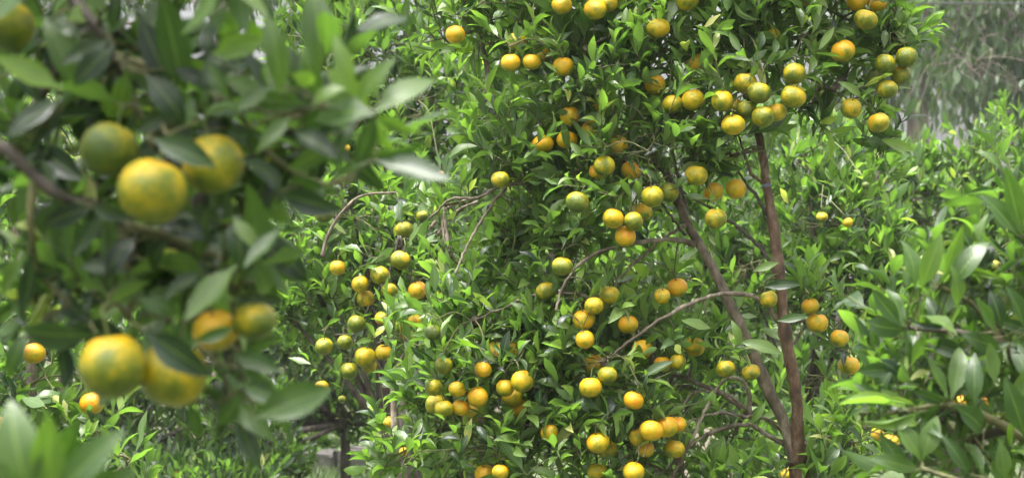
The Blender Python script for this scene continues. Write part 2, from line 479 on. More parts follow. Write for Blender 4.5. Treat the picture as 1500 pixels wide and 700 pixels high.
        if self.tw:
            V, Fq = batch_tubes(self.tw)
            me = bpy.data.meshes.new('twigs')
            me.vertices.add(len(V)); me.vertices.foreach_set('co', (V-self.base).astype(np.float32).ravel())
            me.loops.add(Fq.size); me.loops.foreach_set('vertex_index', Fq.astype(np.int32).ravel())
            me.polygons.add(len(Fq)); me.polygons.foreach_set('loop_start', np.arange(len(Fq), dtype=np.int32)*4)
            me.polygons.foreach_set('use_smooth', np.ones(len(Fq), dtype=bool))
            me.update(calc_edges=True); me.materials.append(self.twig_mat)
            tag(add('twigs', me, self.root), kind='stuff')

def batch_tubes(tw, sides=3):
    """Many thin tubes at once, grouped by their number of points."""
    groups = {}
    for P, r in tw: groups.setdefault(len(P), []).append((P, r))
    Vs = []; Fs = []; off = 0
    ph = np.arange(sides)*2*math.pi/sides
    for n, lst in groups.items():
        P = np.array([q[0] for q in lst]); r = np.array([q[1] for q in lst]); k = len(lst)
        T = nrm(np.gradient(P, axis=1)); mt = nrm(P[:, -1]-P[:, 0])
        ref = np.where(np.abs(mt[:, 2:3]) > .8, np.array([[1., 0, 0]]), np.array([[0, 0, 1.]]))
        N = nrm(np.cross(T, ref[:, None, :])); B = np.cross(T, N)
        V = P[:, :, None, :]+r[:, :, None, None]*(np.cos(ph)[None, None, :, None]*N[:, :, None, :]+np.sin(ph)[None, None, :, None]*B[:, :, None, :])
        Vs.append(V.reshape(-1, 3))
        i = np.arange(n-1)[:, None]*sides; sdx = np.arange(sides)[None, :]; nx = (sdx+1) % sides
        f = np.stack([i+sdx, i+nx, i+sides+nx, i+sides+sdx], -1).reshape(-1, 4)
        Fs.append((f[None]+(off+np.arange(k)*n*sides)[:, None, None]).reshape(-1, 4)); off += k*n*sides
    return np.concatenate(Vs), np.concatenate(Fs)

def auto_tree(name, label, px, d, lobes, bark, trunk_r=.05, fork=.7, bright=.5, ts='far', lai=3.2, group=None, cz=None, leaf_len=.068, lean=0.0, singles=300, subs=5):
    b = W(px, 350, d); b[2] = 0.0
    t = Tree(name, label, b, ts=ts, group=group, bright=bright, leaf_len=leaf_len, singles=singles); t.bark = bark
    f = b+np.array([lean, 0, fork])
    t.limb([b-np.array([0, 0, .12]), b+np.array([lean*.3, .02, fork*.5]), f], trunk_r*1.25, trunk_r*.8, bark, 'trunk', sides=10, rough=.08)
    for L in lobes:
        dd = L[2] if len(L) > 4 else d
        c = W(L[0], L[1], dd)
        t.lobe(L[0], L[1], dd, L[-2], L[-1], lai=lai, subs=subs, center_limb='auto' if len(t.skel) > 1 and RNG.random() < .4 else f)
    return t

# ------------------------------------------------------------------ ground
def build_ground():
    n = 70; xs = np.concatenate([np.linspace(-80, -9, 8), np.linspace(-8, 8, 54), np.linspace(9, 80, 8)])
    ys = np.concatenate([np.linspace(-40, -3, 6), np.linspace(-2, 20, 54), np.linspace(22, 260, 10)])
    V = []
    for y in ys:
        for x in xs:
            near = 1 if (-9 < x < 9 and -3 < y < 21) else 0
            V.append((x, y, near*(.02*math.sin(x*2.1+y)+.015*math.sin(y*3.3-x*1.7))))
    nx = len(xs); Fc = [(j*nx+i, j*nx+i+1, (j+1)*nx+i+1, (j+1)*nx+i) for j in range(len(ys)-1) for i in range(nx-1)]
    m, t, out = new_mat('orchard_ground'); L = t.links.new
    tc = node(t, 'ShaderNodeTexCoord')
    n1 = node(t, 'ShaderNodeTexNoise', i_Scale=.9, i_Detail=5.0); L(tc.outputs['Object'], n1.inputs['Vector'])
    n2 = node(t, 'ShaderNodeTexNoise', i_Scale=28.0, i_Detail=6.0, i_Roughness=.7); L(tc.outputs['Object'], n2.inputs['Vector'])
    r1 = ramp(t, [(.3, (.035, .026, .017)), (.6, (.12, .10, .065))], n2.outputs['Fac'])
    r2 = ramp(t, [(.3, (.03, .06, .015)), (.65, (.085, .13, .035))], n2.outputs['Fac'])
    mk = ramp(t, [(.42, (0, 0, 0)), (.55, (1, 1, 1))], n1.outputs['Fac'])
    mx = node(t, 'ShaderNodeMix', data_type='RGBA'); L(mk.outputs[0], mx.inputs[0]); L(r1.outputs[0], mx.inputs[6]); L(r2.outputs[0], mx.inputs[7])
    bp = node(t, 'ShaderNodeBump', i_Strength=.8, i_Distance=.03); L(n2.outputs['Fac'], bp.inputs['Height'])
    p = node(t, 'ShaderNodeBsdfPrincipled', i_Roughness=.95); L(mx.outputs[2], p.inputs['Base Color']); L(bp.outputs[0], p.inputs['Normal'])
    L(p.outputs[0], out.inputs['Surface'])
    tag(add('ground', mesh_from('ground', V, Fc, m)), 'bare soil and grass of the orchard floor', kind='structure')
build_ground()

# low kerb of stones seen under the canopy
kerb = bpy.data.objects.new('stone_kerb', None); COL.objects.link(kerb); kerb.location = (-2.4, 12.6, 0)
tag(kerb, 'low grey stone kerb on the ground behind a thin dark trunk', 'kerb')
def stone_mesh(seed):
    r = random.Random(seed); V = []
    for z in (0, 1):
        for (x, y) in ((-1, -1), (1, -1), (1, 1), (-1, 1)):
            for q in ((.86, 1), (1, .8)) if (x*y > 0) else ((1, .8), (.86, 1)):
                V.append((x*.5*q[0]*r.uniform(.96, 1.02), y*.5*q[1]*r.uniform(.95, 1.03), z*r.uniform(.93, 1.05)))
    n = 8; Fc = [(i, (i+1) % n, n+(i+1) % n, n+i) for i in range(n)]+[tuple(range(n-1, -1, -1)), tuple(range(n, 2*n))]
    return mesh_from('stone', V, Fc, M_STONE, smooth=False)
sm = [stone_mesh(i) for i in range(4)]
x = -1.6
for i in range(12):
    w = random.uniform(.26, .40)
    o = add('stone', sm[i % 4], kerb, (x+w/2, random.uniform(-.02, .02), -.05)); o.scale = (w-.012, .24, .31*random.uniform(.9, 1.08)); o.rotation_euler = (0, 0, random.uniform(-.04, .04))
    x += w
# capstones lying on the kerb
def grass():
    Vs = []; Fs = []; k = 0
    for i in range(9000):
        d = random.uniform(7.2, 14.5); xx = (random.uniform(60, 760)-750)/F*d
        h = random.uniform(.05, .17); a = random.uniform(0, 6.28); w = random.uniform(.003, .006); l = random.uniform(.2, .8)*h
        cx, sy = math.cos(a), math.sin(a); z0 = -.03
        Vs += [(xx-sy*w, d+cx*w, z0), (xx+sy*w, d-cx*w, z0), (xx+cx*l*.4+sy*w*.7, d+sy*l*.4-cx*w*.7, h*.65), (xx+cx*l*.4-sy*w*.7, d+sy*l*.4+cx*w*.7, h*.65), (xx+cx*l, d+sy*l, h)]
        Fs += [(k, k+1, k+2, k+3), (k+3, k+2, k+4)]; k += 5
    for i in range(6000):
        d = random.uniform(11.5, 12.42); xx = (random.uniform(400, 680)-750)/F*d
        h = random.uniform(.10, .24); a = random.uniform(0, 6.28); w = random.uniform(.003, .006); l = random.uniform(.2, .7)*h
        cx, sy = math.cos(a), math.sin(a); z0 = -.03
        Vs += [(xx-sy*w, d+cx*w, z0), (xx+sy*w, d-cx*w, z0), (xx+cx*l*.4+sy*w*.7, d+sy*l*.4-cx*w*.7, h*.65), (xx+cx*l*.4-sy*w*.7, d+sy*l*.4+cx*w*.7, h*.65), (xx+cx*l, d+sy*l, h)]
        Fs += [(k, k+1, k+2, k+3), (k+3, k+2, k+4)]; k += 5
    tag(add('grass', mesh_from('grass', Vs, Fs, M_GRASS)), 'short green grass under the trees around the stone kerb', 'grass', kind='stuff')
grass()

# ------------------------------------------------------------------ main tree (5.1 m)
D0 = 5.1
mb = W(1190, 350, D0+.05); mb[2] = 0
MT = Tree('mandarin_tree', 'fruit laden mandarin tree with two bare brown stems forking low and arching branches', mb, ts='mid', bright=.5, leaf_len=.067)
MT.bark = M_BARK_G
PXM = F/D0
fork = W(1168, 662, D0)
MT.limb([mb-np.array([0, 0, .15]), W(1186, 950, D0+.03), W(1176, 760, D0+.01), fork], .036, .024, M_BARK_B, 'trunk', sides=14, rough=.05)
stemA = MT.limb([fork+np.array([0, 0, -.03]), W(1150, 622, D0-.01), W(1125, 570, D0-.02), W(1098, 505, D0-.03), W(1072, 450, D0-.03), W(1040, 385, D0-.02), W(1008, 328, D0), W(985, 275, D0+.04), W(962, 215, D0+.08)], .0165, .0100, M_BARK_G, sides=14, rough=.05, wob=.0009)
stemB = MT.limb([fork+np.array([0, 0, -.03]), W(1168, 600, D0-.04), W(1160, 540, D0-.06), W(1149, 480, D0-.07), W(1142, 400, D0-.07), W(1133, 330, D0-.06), W(1122, 265, D0-.04), W(1113, 205, D0), W(1098, 140, D0+.05), W(1075, 80, D0+.1)], .0165, .0090, M_BARK_B, sides=14, rough=.05, wob=.0009)
VIS = []   # stems kept free of leaves: (pixel polyline, half width, distance)
def mbranch(pp, r0, r1, dd=0.0, mat=None, dend=None, vis=True, sides=8):
    n = len(pp); de = dd if dend is None else dend
    P = [W(x, y, D0+dd+(de-dd)*i/(n-1)) for i, (x, y) in enumerate(pp)]
    MT.limb(P, r0*.88, r1*.88, mat or M_BARK_G, sides=sides, rough=.06, wob=.0012)
    if vis: VIS.append((pp, r0*PXM+1.5, D0+max(dd, de)+.02))
VIS += [([(1165, 655), (1125, 570), (1098, 505), (1072, 450), (1040, 385), (1008, 328), (985, 280)], 12, D0+.02),
        ([(1170, 655), (1160, 540), (1149, 480), (1142, 400), (1133, 330), (1122, 265), (1115, 212)], 13, D0)]
mbranch([(1018, 358), (990, 352), (945, 354), (885, 367), (850, 386), (828, 415), (814, 455)], .0075, .0035, -.02, dend=-.15)
mbranch([(1005, 330), (975, 347), (930, 385), (900, 415), (880, 440)], .0055, .0025, -.02, dend=-.06)
mbranch([(1139, 468), (1120, 445), (1095, 432), (1060, 430), (1020, 441), (970, 466), (925, 498), (885, 530)], .0075, .004, -.06, dend=-.16)
mbranch([(1108, 612), (1085, 596), (1050, 573), (1008, 556), (960, 540)], .0105, .005, .04, dend=.12)
mbranch([(1098, 606), (1097, 575), (1085, 556), (1070, 553), (1052, 566), (1034, 598), (1015, 640), (985, 700), (970, 740)], .006, .004, .01, dend=-.1, mat=M_BARK_G)
mbranch([(1100, 604), (1080, 588), (1055, 574), (1020, 574), (995, 600), (970, 640)], .0055, .003, .02, dend=-.02)
mbranch([(1155, 640), (1120, 612), (1090, 609), (1050, 605), (1000, 620)], .006, .003, .02, dend=-.05)
mbranch([(1160, 655), (1130, 640), (1095, 622), (1050, 630), (1015, 650), (975, 690)], .008, .004, .03, dend=-.05)
mbranch([(1128, 322), (1106, 285), (1088, 262), (1070, 225)], .0052, .0026, -.05, mat=M_BARK_D)
mbranch([(1128, 275), (1110, 262), (1097, 248), (1080, 190)], .006, .003, -.04, mat=M_BARK_B)
mbranch([(1136, 400), (1115, 365), (1085, 335), (1045, 308), (1005, 285), (978, 262), (950, 225)], .0058, .003, -.06, mat=M_BARK_D)
mbranch([(1005, 345), (985, 320), (968, 295), (950, 270), (920, 235)], .0045, .0025, -.04, mat=M_BARK_D)
mbranch([(1008, 335), (1004, 300), (995, 265), (985, 220)], .007, .004, .05)
mbranch([(1100, 150), (1075, 110), (1040, 82), (1000, 55), (960, 44), (910, 48), (860, 70)], .008, .003, .03, mat=M_BARK_D, dend=-.1, vis=False)
mbranch([(1078, 85), (1050, 40), (1000, 18), (920, 18), (860, 30)], .006, .003, .08, mat=M_BARK_D, vis=False)
mbranch([(1100, 145), (1140, 110), (1185, 115), (1220, 132), (1246, 147)], .006, .0022, .02, mat=M_BARK_D, dend=-.05, vis=False)
mbranch([(1085, 100), (1150, 60), (1230, 50), (1290, 70), (1310, 85)], .008, .003, .08, mat=M_BARK_D, vis=False)
mbranch([(962, 215), (900, 190), (830, 180), (760, 200), (720, 240)], .009, .004, .08, dend=0, vis=False)
mbranch([(770, 268), (735, 272), (700, 290), (660, 292), (630, 320)], .006, .003, .02, dend=0.1)
mbranch([(740, 275), (718, 305), (695, 340), (680, 370), (667, 402)], .0048, .003, .0, dend=-.05)
mbranch([(880, 440), (840, 430), (790, 430), (740, 450), (690, 470)], .005, .003, -.05, vis=False)
mbranch([(970, 690), (900, 660), (840, 640), (760, 620), (690, 610)], .006, .003, -.05, vis=False)
mbranch([(1170, 655), (1215, 640), (1250, 650)], .006, .003, 0, vis=False)
mbranch([(1152, 520), (1185, 470), (1205, 440)], .005, .003, .05, dend=.2, vis=False)
# blue grafting tape round the upright stem
ti = int(np.argmin(np.linalg.norm(stemB-W(1123, 269, D0-.04), axis=1)))
V, Fc = tube(stemB[ti-1:ti+2]*.35+stemB[ti]*.65, [.0124, .0130, .0126], 14, .04)
add('grafting_tape', mesh_from('grafting_tape', V-mb, Fc, M_TAPE), MT.root)

MAIN_LOBES = [ # px, py, d, rx, ry
 (1010, 40, 5.12, 130, 75), (860, 115, 5.05, 110, 90), (770, 190, 5.12, 105, 80), (1135, 55, 5.05, 95, 75), (1235, 25, 5.12, 80, 55),
 (1300, 40, 5.06, 42, 50), (1320, 65, 5.1, 22, 22), (1240, 110, 5.12, 40, 30), (950, 195, 5.0, 95, 70), (865, 240, 5.05, 95, 60), (700, 45, 5.25, 110, 55), (1030, 190, 5.02, 75, 50),
 (770, 270, 5.12, 65, 50), (1100, -50, 5.1, 180, 50), (700, -60, 5.2, 120, 60), (1250, -70, 5.1, 120, 50), (850, -20, 5.15, 170, 55), (910, 60, 5.1, 90, 60), (1190, 150, 5.15, 40, 40), (940, 270, 5.02, 60, 30),
 (1275, 160, 5.16, 26, 34), (1290, 205, 5.16, 16, 16), (1085, 225, 5.02, 50, 22),
 (700, 465, 5.2, 95, 75), (800, 395, 5.15, 75, 60), (790, 510, 5.1, 100, 70), (895, 440, 5.15, 70, 55), (880, 555, 5.05, 105, 75), (965, 500, 5.12, 55, 60),
 (700, 640, 5.1, 110, 65), (850, 660, 5.05, 125, 60), (965, 610, 5.08, 60, 55), (600, 655, 5.3, 80, 50), (1000, 690, 5.1, 80, 35), (1040, 500, 5.25, 45, 45), (700, 550, 5.2, 60, 50),
 (835, 335, 5.1, 65, 36), (750, 345, 5.2, 60, 42), (680, 395, 5.3, 60, 55), (650, 300, 5.45, 55, 38), (930, 402, 5.4, 50, 40), (600, 500, 5.5, 60, 55), (1000, 300, 5.3, 40, 30), (920, 330, 5.25, 45, 25), (985, 570, 5.2, 45, 40), (650, 600, 5.25, 60, 45), (780, 580, 5.15, 60, 45),
 (620, 560, 5.3, 50, 40), (740, 340, 5.2, 50, 40), (1150, 715, 5.05, 110, 40), (1240, 650, 5.1, 60, 50), (1205, 425, 5.3, 40, 30), (1165, 455, 5.2, 22, 16), (1075, 640, 5.2, 40, 30),
]
for L in MAIN_LOBES:
    MT.lobe(*L[:3], L[3], L[4], lai=3.3, subs=5 if L[3] > 45 else 3, center_limb='auto', bright=.68)
# loose leaves in front of stems
for (a, b, c, d_, ag) in [(1138, 470, 1182, 462, .45), (1052, 300, 1075, 345, 1.08), (1085, 505, 1075, 470, .8), (1120, 400, 1135, 405, .3), (1100, 620, 1120, 590, .9), (1085, 500, 1145, 515, .85),
                          (1120, 420, 1170, 415, .3), (1140, 385, 1105, 395, .8), (1040, 480, 1000, 470, .95), (1292, 205, 1337, 223, .95)]:
    MT.leaf_px(a, b, c, d_, D0-.13 if c < 1300 else D0, age=ag, dd=-.02)

# ------------------------------------------------------------------ left middle tree (6.2 m)
LT = auto_tree('mandarin_tree', 'mandarin tree with drooping fruit clusters and pale curled leaves by the dark tree', 560, 6.35,
  [(480, 425, 6.3, 75, 60), (440, 370, 6.3, 55, 50), (520, 320, 6.3, 80, 45), (590, 360, 6.3, 60, 50), (630, 430, 6.3, 50, 55), (430, 470, 6.3, 40, 45), (560, 470, 6.45, 70, 60), (600, 290, 6.4, 60, 40), (660, 350, 6.35, 40, 50), (540, 390, 6.5, 60, 50)],
  M_BARK_D, trunk_r=.035, fork=1.0, bright=.56, ts='mid', lai=2.4)
LVIS = [([(472, 375), (480, 345), (500, 312), (530, 287), (580, 282)], .0055), ([(630, 335), (655, 305), (690, 290)], .005), ([(640, 345), (668, 310), (700, 295)], .005)]
for pp, r in LVIS:
    LT.limb([W(x, y, 6.15) for x, y in pp], r, r*.7, M_BARK_G, sides=7); VIS.append((pp, 4, 6.2))

for pp in ([(585, 345), (570, 400), (545, 440), (525, 490), (515, 525)], [(585, 345), (600, 400), (605, 450), (585, 490)], [(545, 440), (555, 490), (545, 520)], [(525, 490), (490, 490)]):
    LT.limb([W(x, y, 6.0) for x, y in pp], .004, .0025, M_BARK_D, sides=6)

# ------------------------------------------------------------------ background citrus trees
auto_tree('mandarin_tree', 'tall bushy citrus tree with no stems showing behind the fruiting tree top', 600, 8.2,
  [(470, 60, 8.2, 85, 80), (560, 90, 8.1, 105, 95), (640, 170, 8.0, 110, 95), (560, 215, 8.0, 90, 70), (680, 300, 8.2, 110, 80), (740, 90, 8.4, 100, 90), (480, 160, 8.4, 80, 70), (560, -20, 8.3, 150, 60), (430, 250, 8.4, 80, 80), (520, 270, 8.6, 90, 70), (840, 330, 8.5, 110, 90)],
  M_BARK_D, bright=.56, fork=1.2, lai=2.8)
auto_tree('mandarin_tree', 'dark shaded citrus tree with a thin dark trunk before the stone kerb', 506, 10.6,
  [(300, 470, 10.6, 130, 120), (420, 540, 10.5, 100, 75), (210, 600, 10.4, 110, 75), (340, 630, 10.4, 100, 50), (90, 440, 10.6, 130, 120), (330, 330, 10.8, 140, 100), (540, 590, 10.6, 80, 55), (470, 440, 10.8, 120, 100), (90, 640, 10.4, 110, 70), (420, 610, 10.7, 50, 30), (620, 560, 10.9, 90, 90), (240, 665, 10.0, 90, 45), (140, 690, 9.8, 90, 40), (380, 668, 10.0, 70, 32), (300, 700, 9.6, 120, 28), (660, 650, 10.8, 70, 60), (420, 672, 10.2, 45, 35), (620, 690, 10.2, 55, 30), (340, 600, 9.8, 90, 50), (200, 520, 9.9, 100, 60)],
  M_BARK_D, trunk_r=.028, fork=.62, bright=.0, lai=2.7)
auto_tree('mandarin_tree', 'bushy citrus tree with few small fruits behind the two brown stems', 1180, 7.3,
  [(1230, 330, 7.2, 95, 95), (1185, 250, 7.3, 75, 65), (1115, 400, 7.4, 90, 80), (1280, 420, 7.2, 85, 90), (1230, 560, 7.1, 100, 75), (1060, 320, 7.5, 75, 75), (1000, 420, 7.4, 80, 80), (1080, 590, 7.3, 100, 75), (1250, 260, 7.4, 60, 55), (960, 560, 7.4, 90, 90), (1180, 660, 7.0, 110, 60), (880, 400, 7.5, 100, 90), (1215, 205, 8.0, 60, 38), (1290, 240, 8.2, 50, 32), (1060, 690, 7.2, 100, 45), (900, 690, 7.3, 100, 45)],
  M_BARK_D, bright=.42, fork=.9, lai=2.8)
auto_tree('mandarin_tree', 'low rounded bright green citrus tree in front of the hazy gum trees', 1400, 9.6,
  [(1350, 320, 9.6, 115, 85), (1450, 285, 9.7, 100, 65), (1425, 225, 9.7, 34, 38), (1485, 200, 9.8, 36, 60), (1300, 250, 9.6, 70, 45), (1400, 450, 9.5, 140, 100), (1520, 350, 9.6, 100, 120), (1310, 560, 9.6, 110, 90), (1350, 250, 9.7, 40, 40)],
  M_BARK_D, bright=.50, fork=.9, lai=2.7)
auto_tree('mandarin_tree', 'small citrus tree with light green shoots below the low branch', 40, 5.0,
  [(15, 290, 5.3, 55, 70), (30, 450, 5.1, 60, 55), (40, 565, 5.0, 70, 55), (110, 640, 5.0, 60, 45), (190, 672, 4.9, 40, 30), (-10, 660, 5.0, 70, 60), (90, 520, 5.2, 40, 40)],
  M_BARK_G, bright=.55, fork=.8, ts='mid', lai=2.3, trunk_r=.035)
BT = TREES[-1]
auto_tree('mandarin_tree', 'dense citrus tree of the back row under the tall bushy tree', 760, 12.0,
  [(760, 330, 12.0, 160, 140), (600, 380, 12.0, 140, 120), (900, 250, 12.0, 150, 130), (760, 520, 12, 200, 130), (950, 450, 12, 180, 160), (640, 560, 12.2, 110, 90), (430, 300, 12.2, 130, 110), (880, 620, 12.2, 160, 80), (520, 615, 13.5, 140, 70), (480, 520, 13.2, 130, 90)],
  M_BARK_D, bright=.42, fork=.6, lai=2.0, leaf_len=.09)
auto_tree('mandarin_tree', 'dense citrus tree of the back row behind the bare brown stems', 1180, 12.4,
  [(1120, 300, 12.4, 150, 130), (1250, 380, 12.4, 140, 120), (1160, 500, 12.4, 190, 120), (1330, 480, 12.4, 160, 130), (1480, 460, 12.4, 150, 130), (1250, 620, 12.2, 200, 80), (1450, 640, 12.2, 160, 80), (1040, 180, 12.4, 120, 90)],
  M_BARK_D, bright=.45, fork=.6, lai=2.0, leaf_len=.09)
auto_tree('mandarin_tree', 'dense citrus tree of the back row behind the low dark branch', 120, 12.4,
  [(100, 300, 12.4, 150, 120), (260, 260, 12.4, 120, 100), (-60, 420, 12.4, 160, 160), (180, 450, 12.4, 160, 120), (30, 180, 12.4, 110, 90), (200, 180, 12.6, 90, 60), (80, 590, 12.6, 150, 70)],
  M_BARK_D, bright=.45, fork=.6, lai=2.0, leaf_len=.09)

# ------------------------------------------------------------------ low branch close by, left (1.8 m)
DF = 1.8
fb = W(-420, 350, 2.05); fb[2] = 0
FT = Tree('mandarin_tree', 'mandarin tree reaching in with a low branch of large dark glossy leaves and big fruits', fb, ts='near', bright=.3, leaf_len=.068)
FT.bark = M_BARK_D
f0 = np.array([fb[0]+.05, fb[1]-.02, 1.15])
FT.limb([fb-np.array([0, 0, .15]), (fb+f0)/2+np.array([.02, .01, 0]), f0], .05, .034, M_BARK_G, 'trunk', sides=14)
FT.limb([f0, W(-250, 330, 1.95), W(-120, 180, 1.85), W(0, 215, DF), W(50, 258, DF), W(92, 290, DF), W(140, 300, DF+.02), W(180, 330, DF+.06)], .0085, .0032, M_BARK_D, sides=10)
FT.limb([f0, W(-260, 100, 2.0), W(-80, -120, 1.95), W(60, -60, 1.9), W(110, 2, 1.86), W(142, 42, 1.84), (W(165, 85, 1.85)), W(190, 140, 1.87)], .009, .003, M_BARK_D, sides=10)
FT.limb([W(165, 85, 1.85), W(250, 110, 1.9), W(340, 150, 1.9), W(430, 165, 1.87), W(545, 168, 1.83)], .005, .0022, M_TWIG, sides=8)
FT.limb([W(180, 330, DF+.06), W(185, 400, DF+.05), W(190, 470, DF+.03)], .004, .0025, M_TWIG, sides=8)
FT.limb([W(180, 330, DF+.06), W(260, 350, DF+.08), W(330, 390, DF+.06), W(345, 480, DF+.04), W(360, 580, DF+.02)], .0045, .002, M_TWIG, sides=8)
FT.limb([W(190, 140, 1.87), W(215, 190, 1.86), W(225, 215, 1.84)], .004, .0025, M_TWIG, sides=8)
FT.limb([W(340, 150, 1.9), W(400, 230, 1.9), W(480, 270, 1.88), W(545, 236, 1.86)], .0035, .002, M_TWIG, sides=8)
FT.limb([f0, W(-200, 650, 1.75), W(-40, 760, 1.55), W(60, 735, 1.45)], .012, .003, M_TWIG, sides=8)
FT.limb([W(50, 258, DF), W(45, 330, DF), W(60, 400, DF+.03), W(130, 470, DF+.03)], .004, .002, M_TWIG, sides=8)
HL = [ # base x,y  tip x,y  age  depth offset
 (92, 132, -5, 92, 1.0, -.02), (108, 132, 72, 22, .62, .02), (165, 58, 98, 98, .05, -.02), (168, 66, 106, 122, .08, -.04), (95, 32, 152, 8, .9, .03), (172, -8, 164, 44, .1, 0), (60, 40, 20, 75, .5, .05),
 (272, 145, 238, -12, .5, .02), (300, 150, 332, 56, .5, 0), (250, 130, 205, 28, .12, .03), (312, 80, 388, 57, .82, -.02), (410, 138, 402, 25, .72, -.03), (516, 138, 492, 52, .75, -.02), (520, 152, 573, 86, .8, -.02),
 (545, 166, 634, 110, .6, -.03), (425, 107, 470, 126, .75, -.05), (552, 168, 440, 157, .7, -.04), (550, 166, 524, 242, .55, -.05), (540, 165, 462, 128, .7, -.02), (520, 180, 488, 238, .55, 0), (402, 124, 348, 168, .72, -.03),
 (450, 152, 362, 144, .6, -.01), (430, 192, 492, 228, .12, 0), (500, 205, 428, 247, .6, .01), (495, 282, 418, 268, .5, .02), (405, 283, 502, 305, .25, -.02), (550, 235, 655, 273, .55, -.03), (352, 234, 432, 270, .15, -.02), (365, 188, 378, 236, .05, 0),
 (400, 290, 412, 335, .6, 0), (340, 318, 380, 364, .75, -.01), (346, 312, 356, 392, .4, 0), (412, 333, 362, 398, .72, -.03), (347, 388, 280, 472, .62, -.03), (374, 383, 402, 440, .72, -.02), (203, 438, 267, 455, .7, -.03),
 (282, 503, 342, 480, .72, -.08), (214, 484, 304, 548, .1, -.07), (332, 504, 284, 602, .5, -.02), (368, 612, 484, 568, .68, -.03), (350, 540, 408, 562, .5, 0), (340, 518, 412, 546, .5, .01), (275, 588, 292, 642, .7, .02), (355, 575, 320, 630, .5, .02), (350, 590, 395, 640, .65, .01),
 (142, 490, 12, 492, .15, -.02), (192, 440, 128, 462, .8, .02), (187, 400, 118, 388, .1, 0), (84, 290, 58, 378, .32, -.02), (90, 310, 122, 326, .85, 0), (40, 370, -4, 432, .68, 0), (40, 488, 4, 552, .35, 0), (50, 372, 44, 462, .08, .01),
 (92, 146, 8, 194, .06, -.03), (100, 150, 58, 218, .05, -.02), (22, 202, -25, 165, .1, 0), (215, 110, 272, 172, .06, -.02), (262, 160, 198, 192, .1, -.01), (186, 100, 174, 172, .7, .02), (150, 128, 162, 174, .65, .03), (140, 300, 60, 330, .1, -.03), (135, 300, 190, 320, .08, -.04), (150, 310, 110, 372, .15, -.03),
 (222, 203, 312, 240, .55, -.10), (230, 330, 320, 345, .1, 0), (250, 350, 200, 400, .08, .0), (300, 400, 240, 430, .2, .0), (280, 300, 330, 330, .06, 0), (200, 345, 150, 395, .15, 0), (290, 380, 300, 310, .3, .02), (310, 90, 300, 20, .2, .03), (230, 60, 300, 30, .4, .03), (120, 60, 60, 10, .4, .05),
 (545, 166, 480, 100, .75, .02), (548, 168, 600, 190, .7, .0), (500, 158, 430, 190, .68, .01), (470, 150, 440, 70, .72, .02), (430, 160, 390, 90, .7, .0), (540, 172, 575, 225, .62, .01), (455, 155, 500, 120, .78, -.03), (480, 270, 440, 320, .6, .0), (400, 150, 330, 110, .7, -.02), (425, 170, 380, 215, .62, -.01), (345, 400, 410, 400, .7, .0), (345, 440, 300, 420, .66, -.02), (250, 350, 290, 300, .5, .0), (340, 150, 300, 90, .6, -.02), (350, 560, 420, 590, .72, -.01), (540, 236, 490, 255, .6, .01),
 (20, 100, 60, 150, .2, .04), (0, 250, 60, 230, .1, .02), (130, 470, 70, 420, .15, .02), (90, 400, 20, 390, .2, .03), (330, 230, 340, 180, .1, .03), (390, 200, 330, 200, .3, .02), (250, 100, 320, 130, .15, .01), (350, 100, 290, 130, .45, 0),
]
for (bx, by, tx, ty, ag, do) in HL:
    FT.leaf_px(bx, by, tx, ty, DF+do, age=ag*(.92 if ag > .55 else .7), wtid=random.randrange(8), roll=random.uniform(-.45, .45), dd=random.uniform(-.03, .03), facing=random.uniform(.65, .95))
for (bx, by, tx, ty, ag, do) in [(45, 735, 6, 588, .75, 0), (70, 735, 72, 605, .72, .01), (78, 730, 172, 632, .75, -.01), (30, 735, -40, 650, .7, 0), (85, 740, 190, 690, .7, 0), (60, 740, 112, 615, .7, .03), (90, 745, 240, 725, .7, 0), (40, 740, 32, 640, .65, .04)]:
    FT.leaf_px(bx, by, tx, ty, 1.45+do, age=ag*.62, wtid=random.randrange(8), roll=random.uniform(-.3, .3), dd=-.01, facing=.92)
for L in [(150, 50, 2.05, 130, 60), (240, 370, 2.1, 120, 60), (390, 220, 2.1, 80, 60), (40, 180, 2.0, 60, 50), (60, 430, 2.05, 60, 40), (245, 140, 2.1, 75, 50), (330, 420, 2.1, 50, 60), (150, 400, 2.0, 60, 50), (120, 290, 2.0, 50, 30), (450, 190, 2.0, 60, 50), (330, 330, 2.05, 60, 50), (330, 560, 2.0, 40, 30)]:
    FT.lobe(*L[:3], L[3], L[4], depth=.11, lai=3.9, bright=.04, subs=3, center_limb='auto', upb=.2)
FT.lobe(170, -170, 1.9, 380, 100, depth=.45, lai=1.3, bright=.4, subs=8, center_limb='auto')
FT.lobe(150, -420, 1.95, 480, 170, depth=.55, lai=.7, bright=.45, subs=8, center_limb='auto')
FT.lobe(-230, 250, 1.95, 190, 260, depth=.28, lai=1.6, bright=.4, subs=6, center_limb='auto')

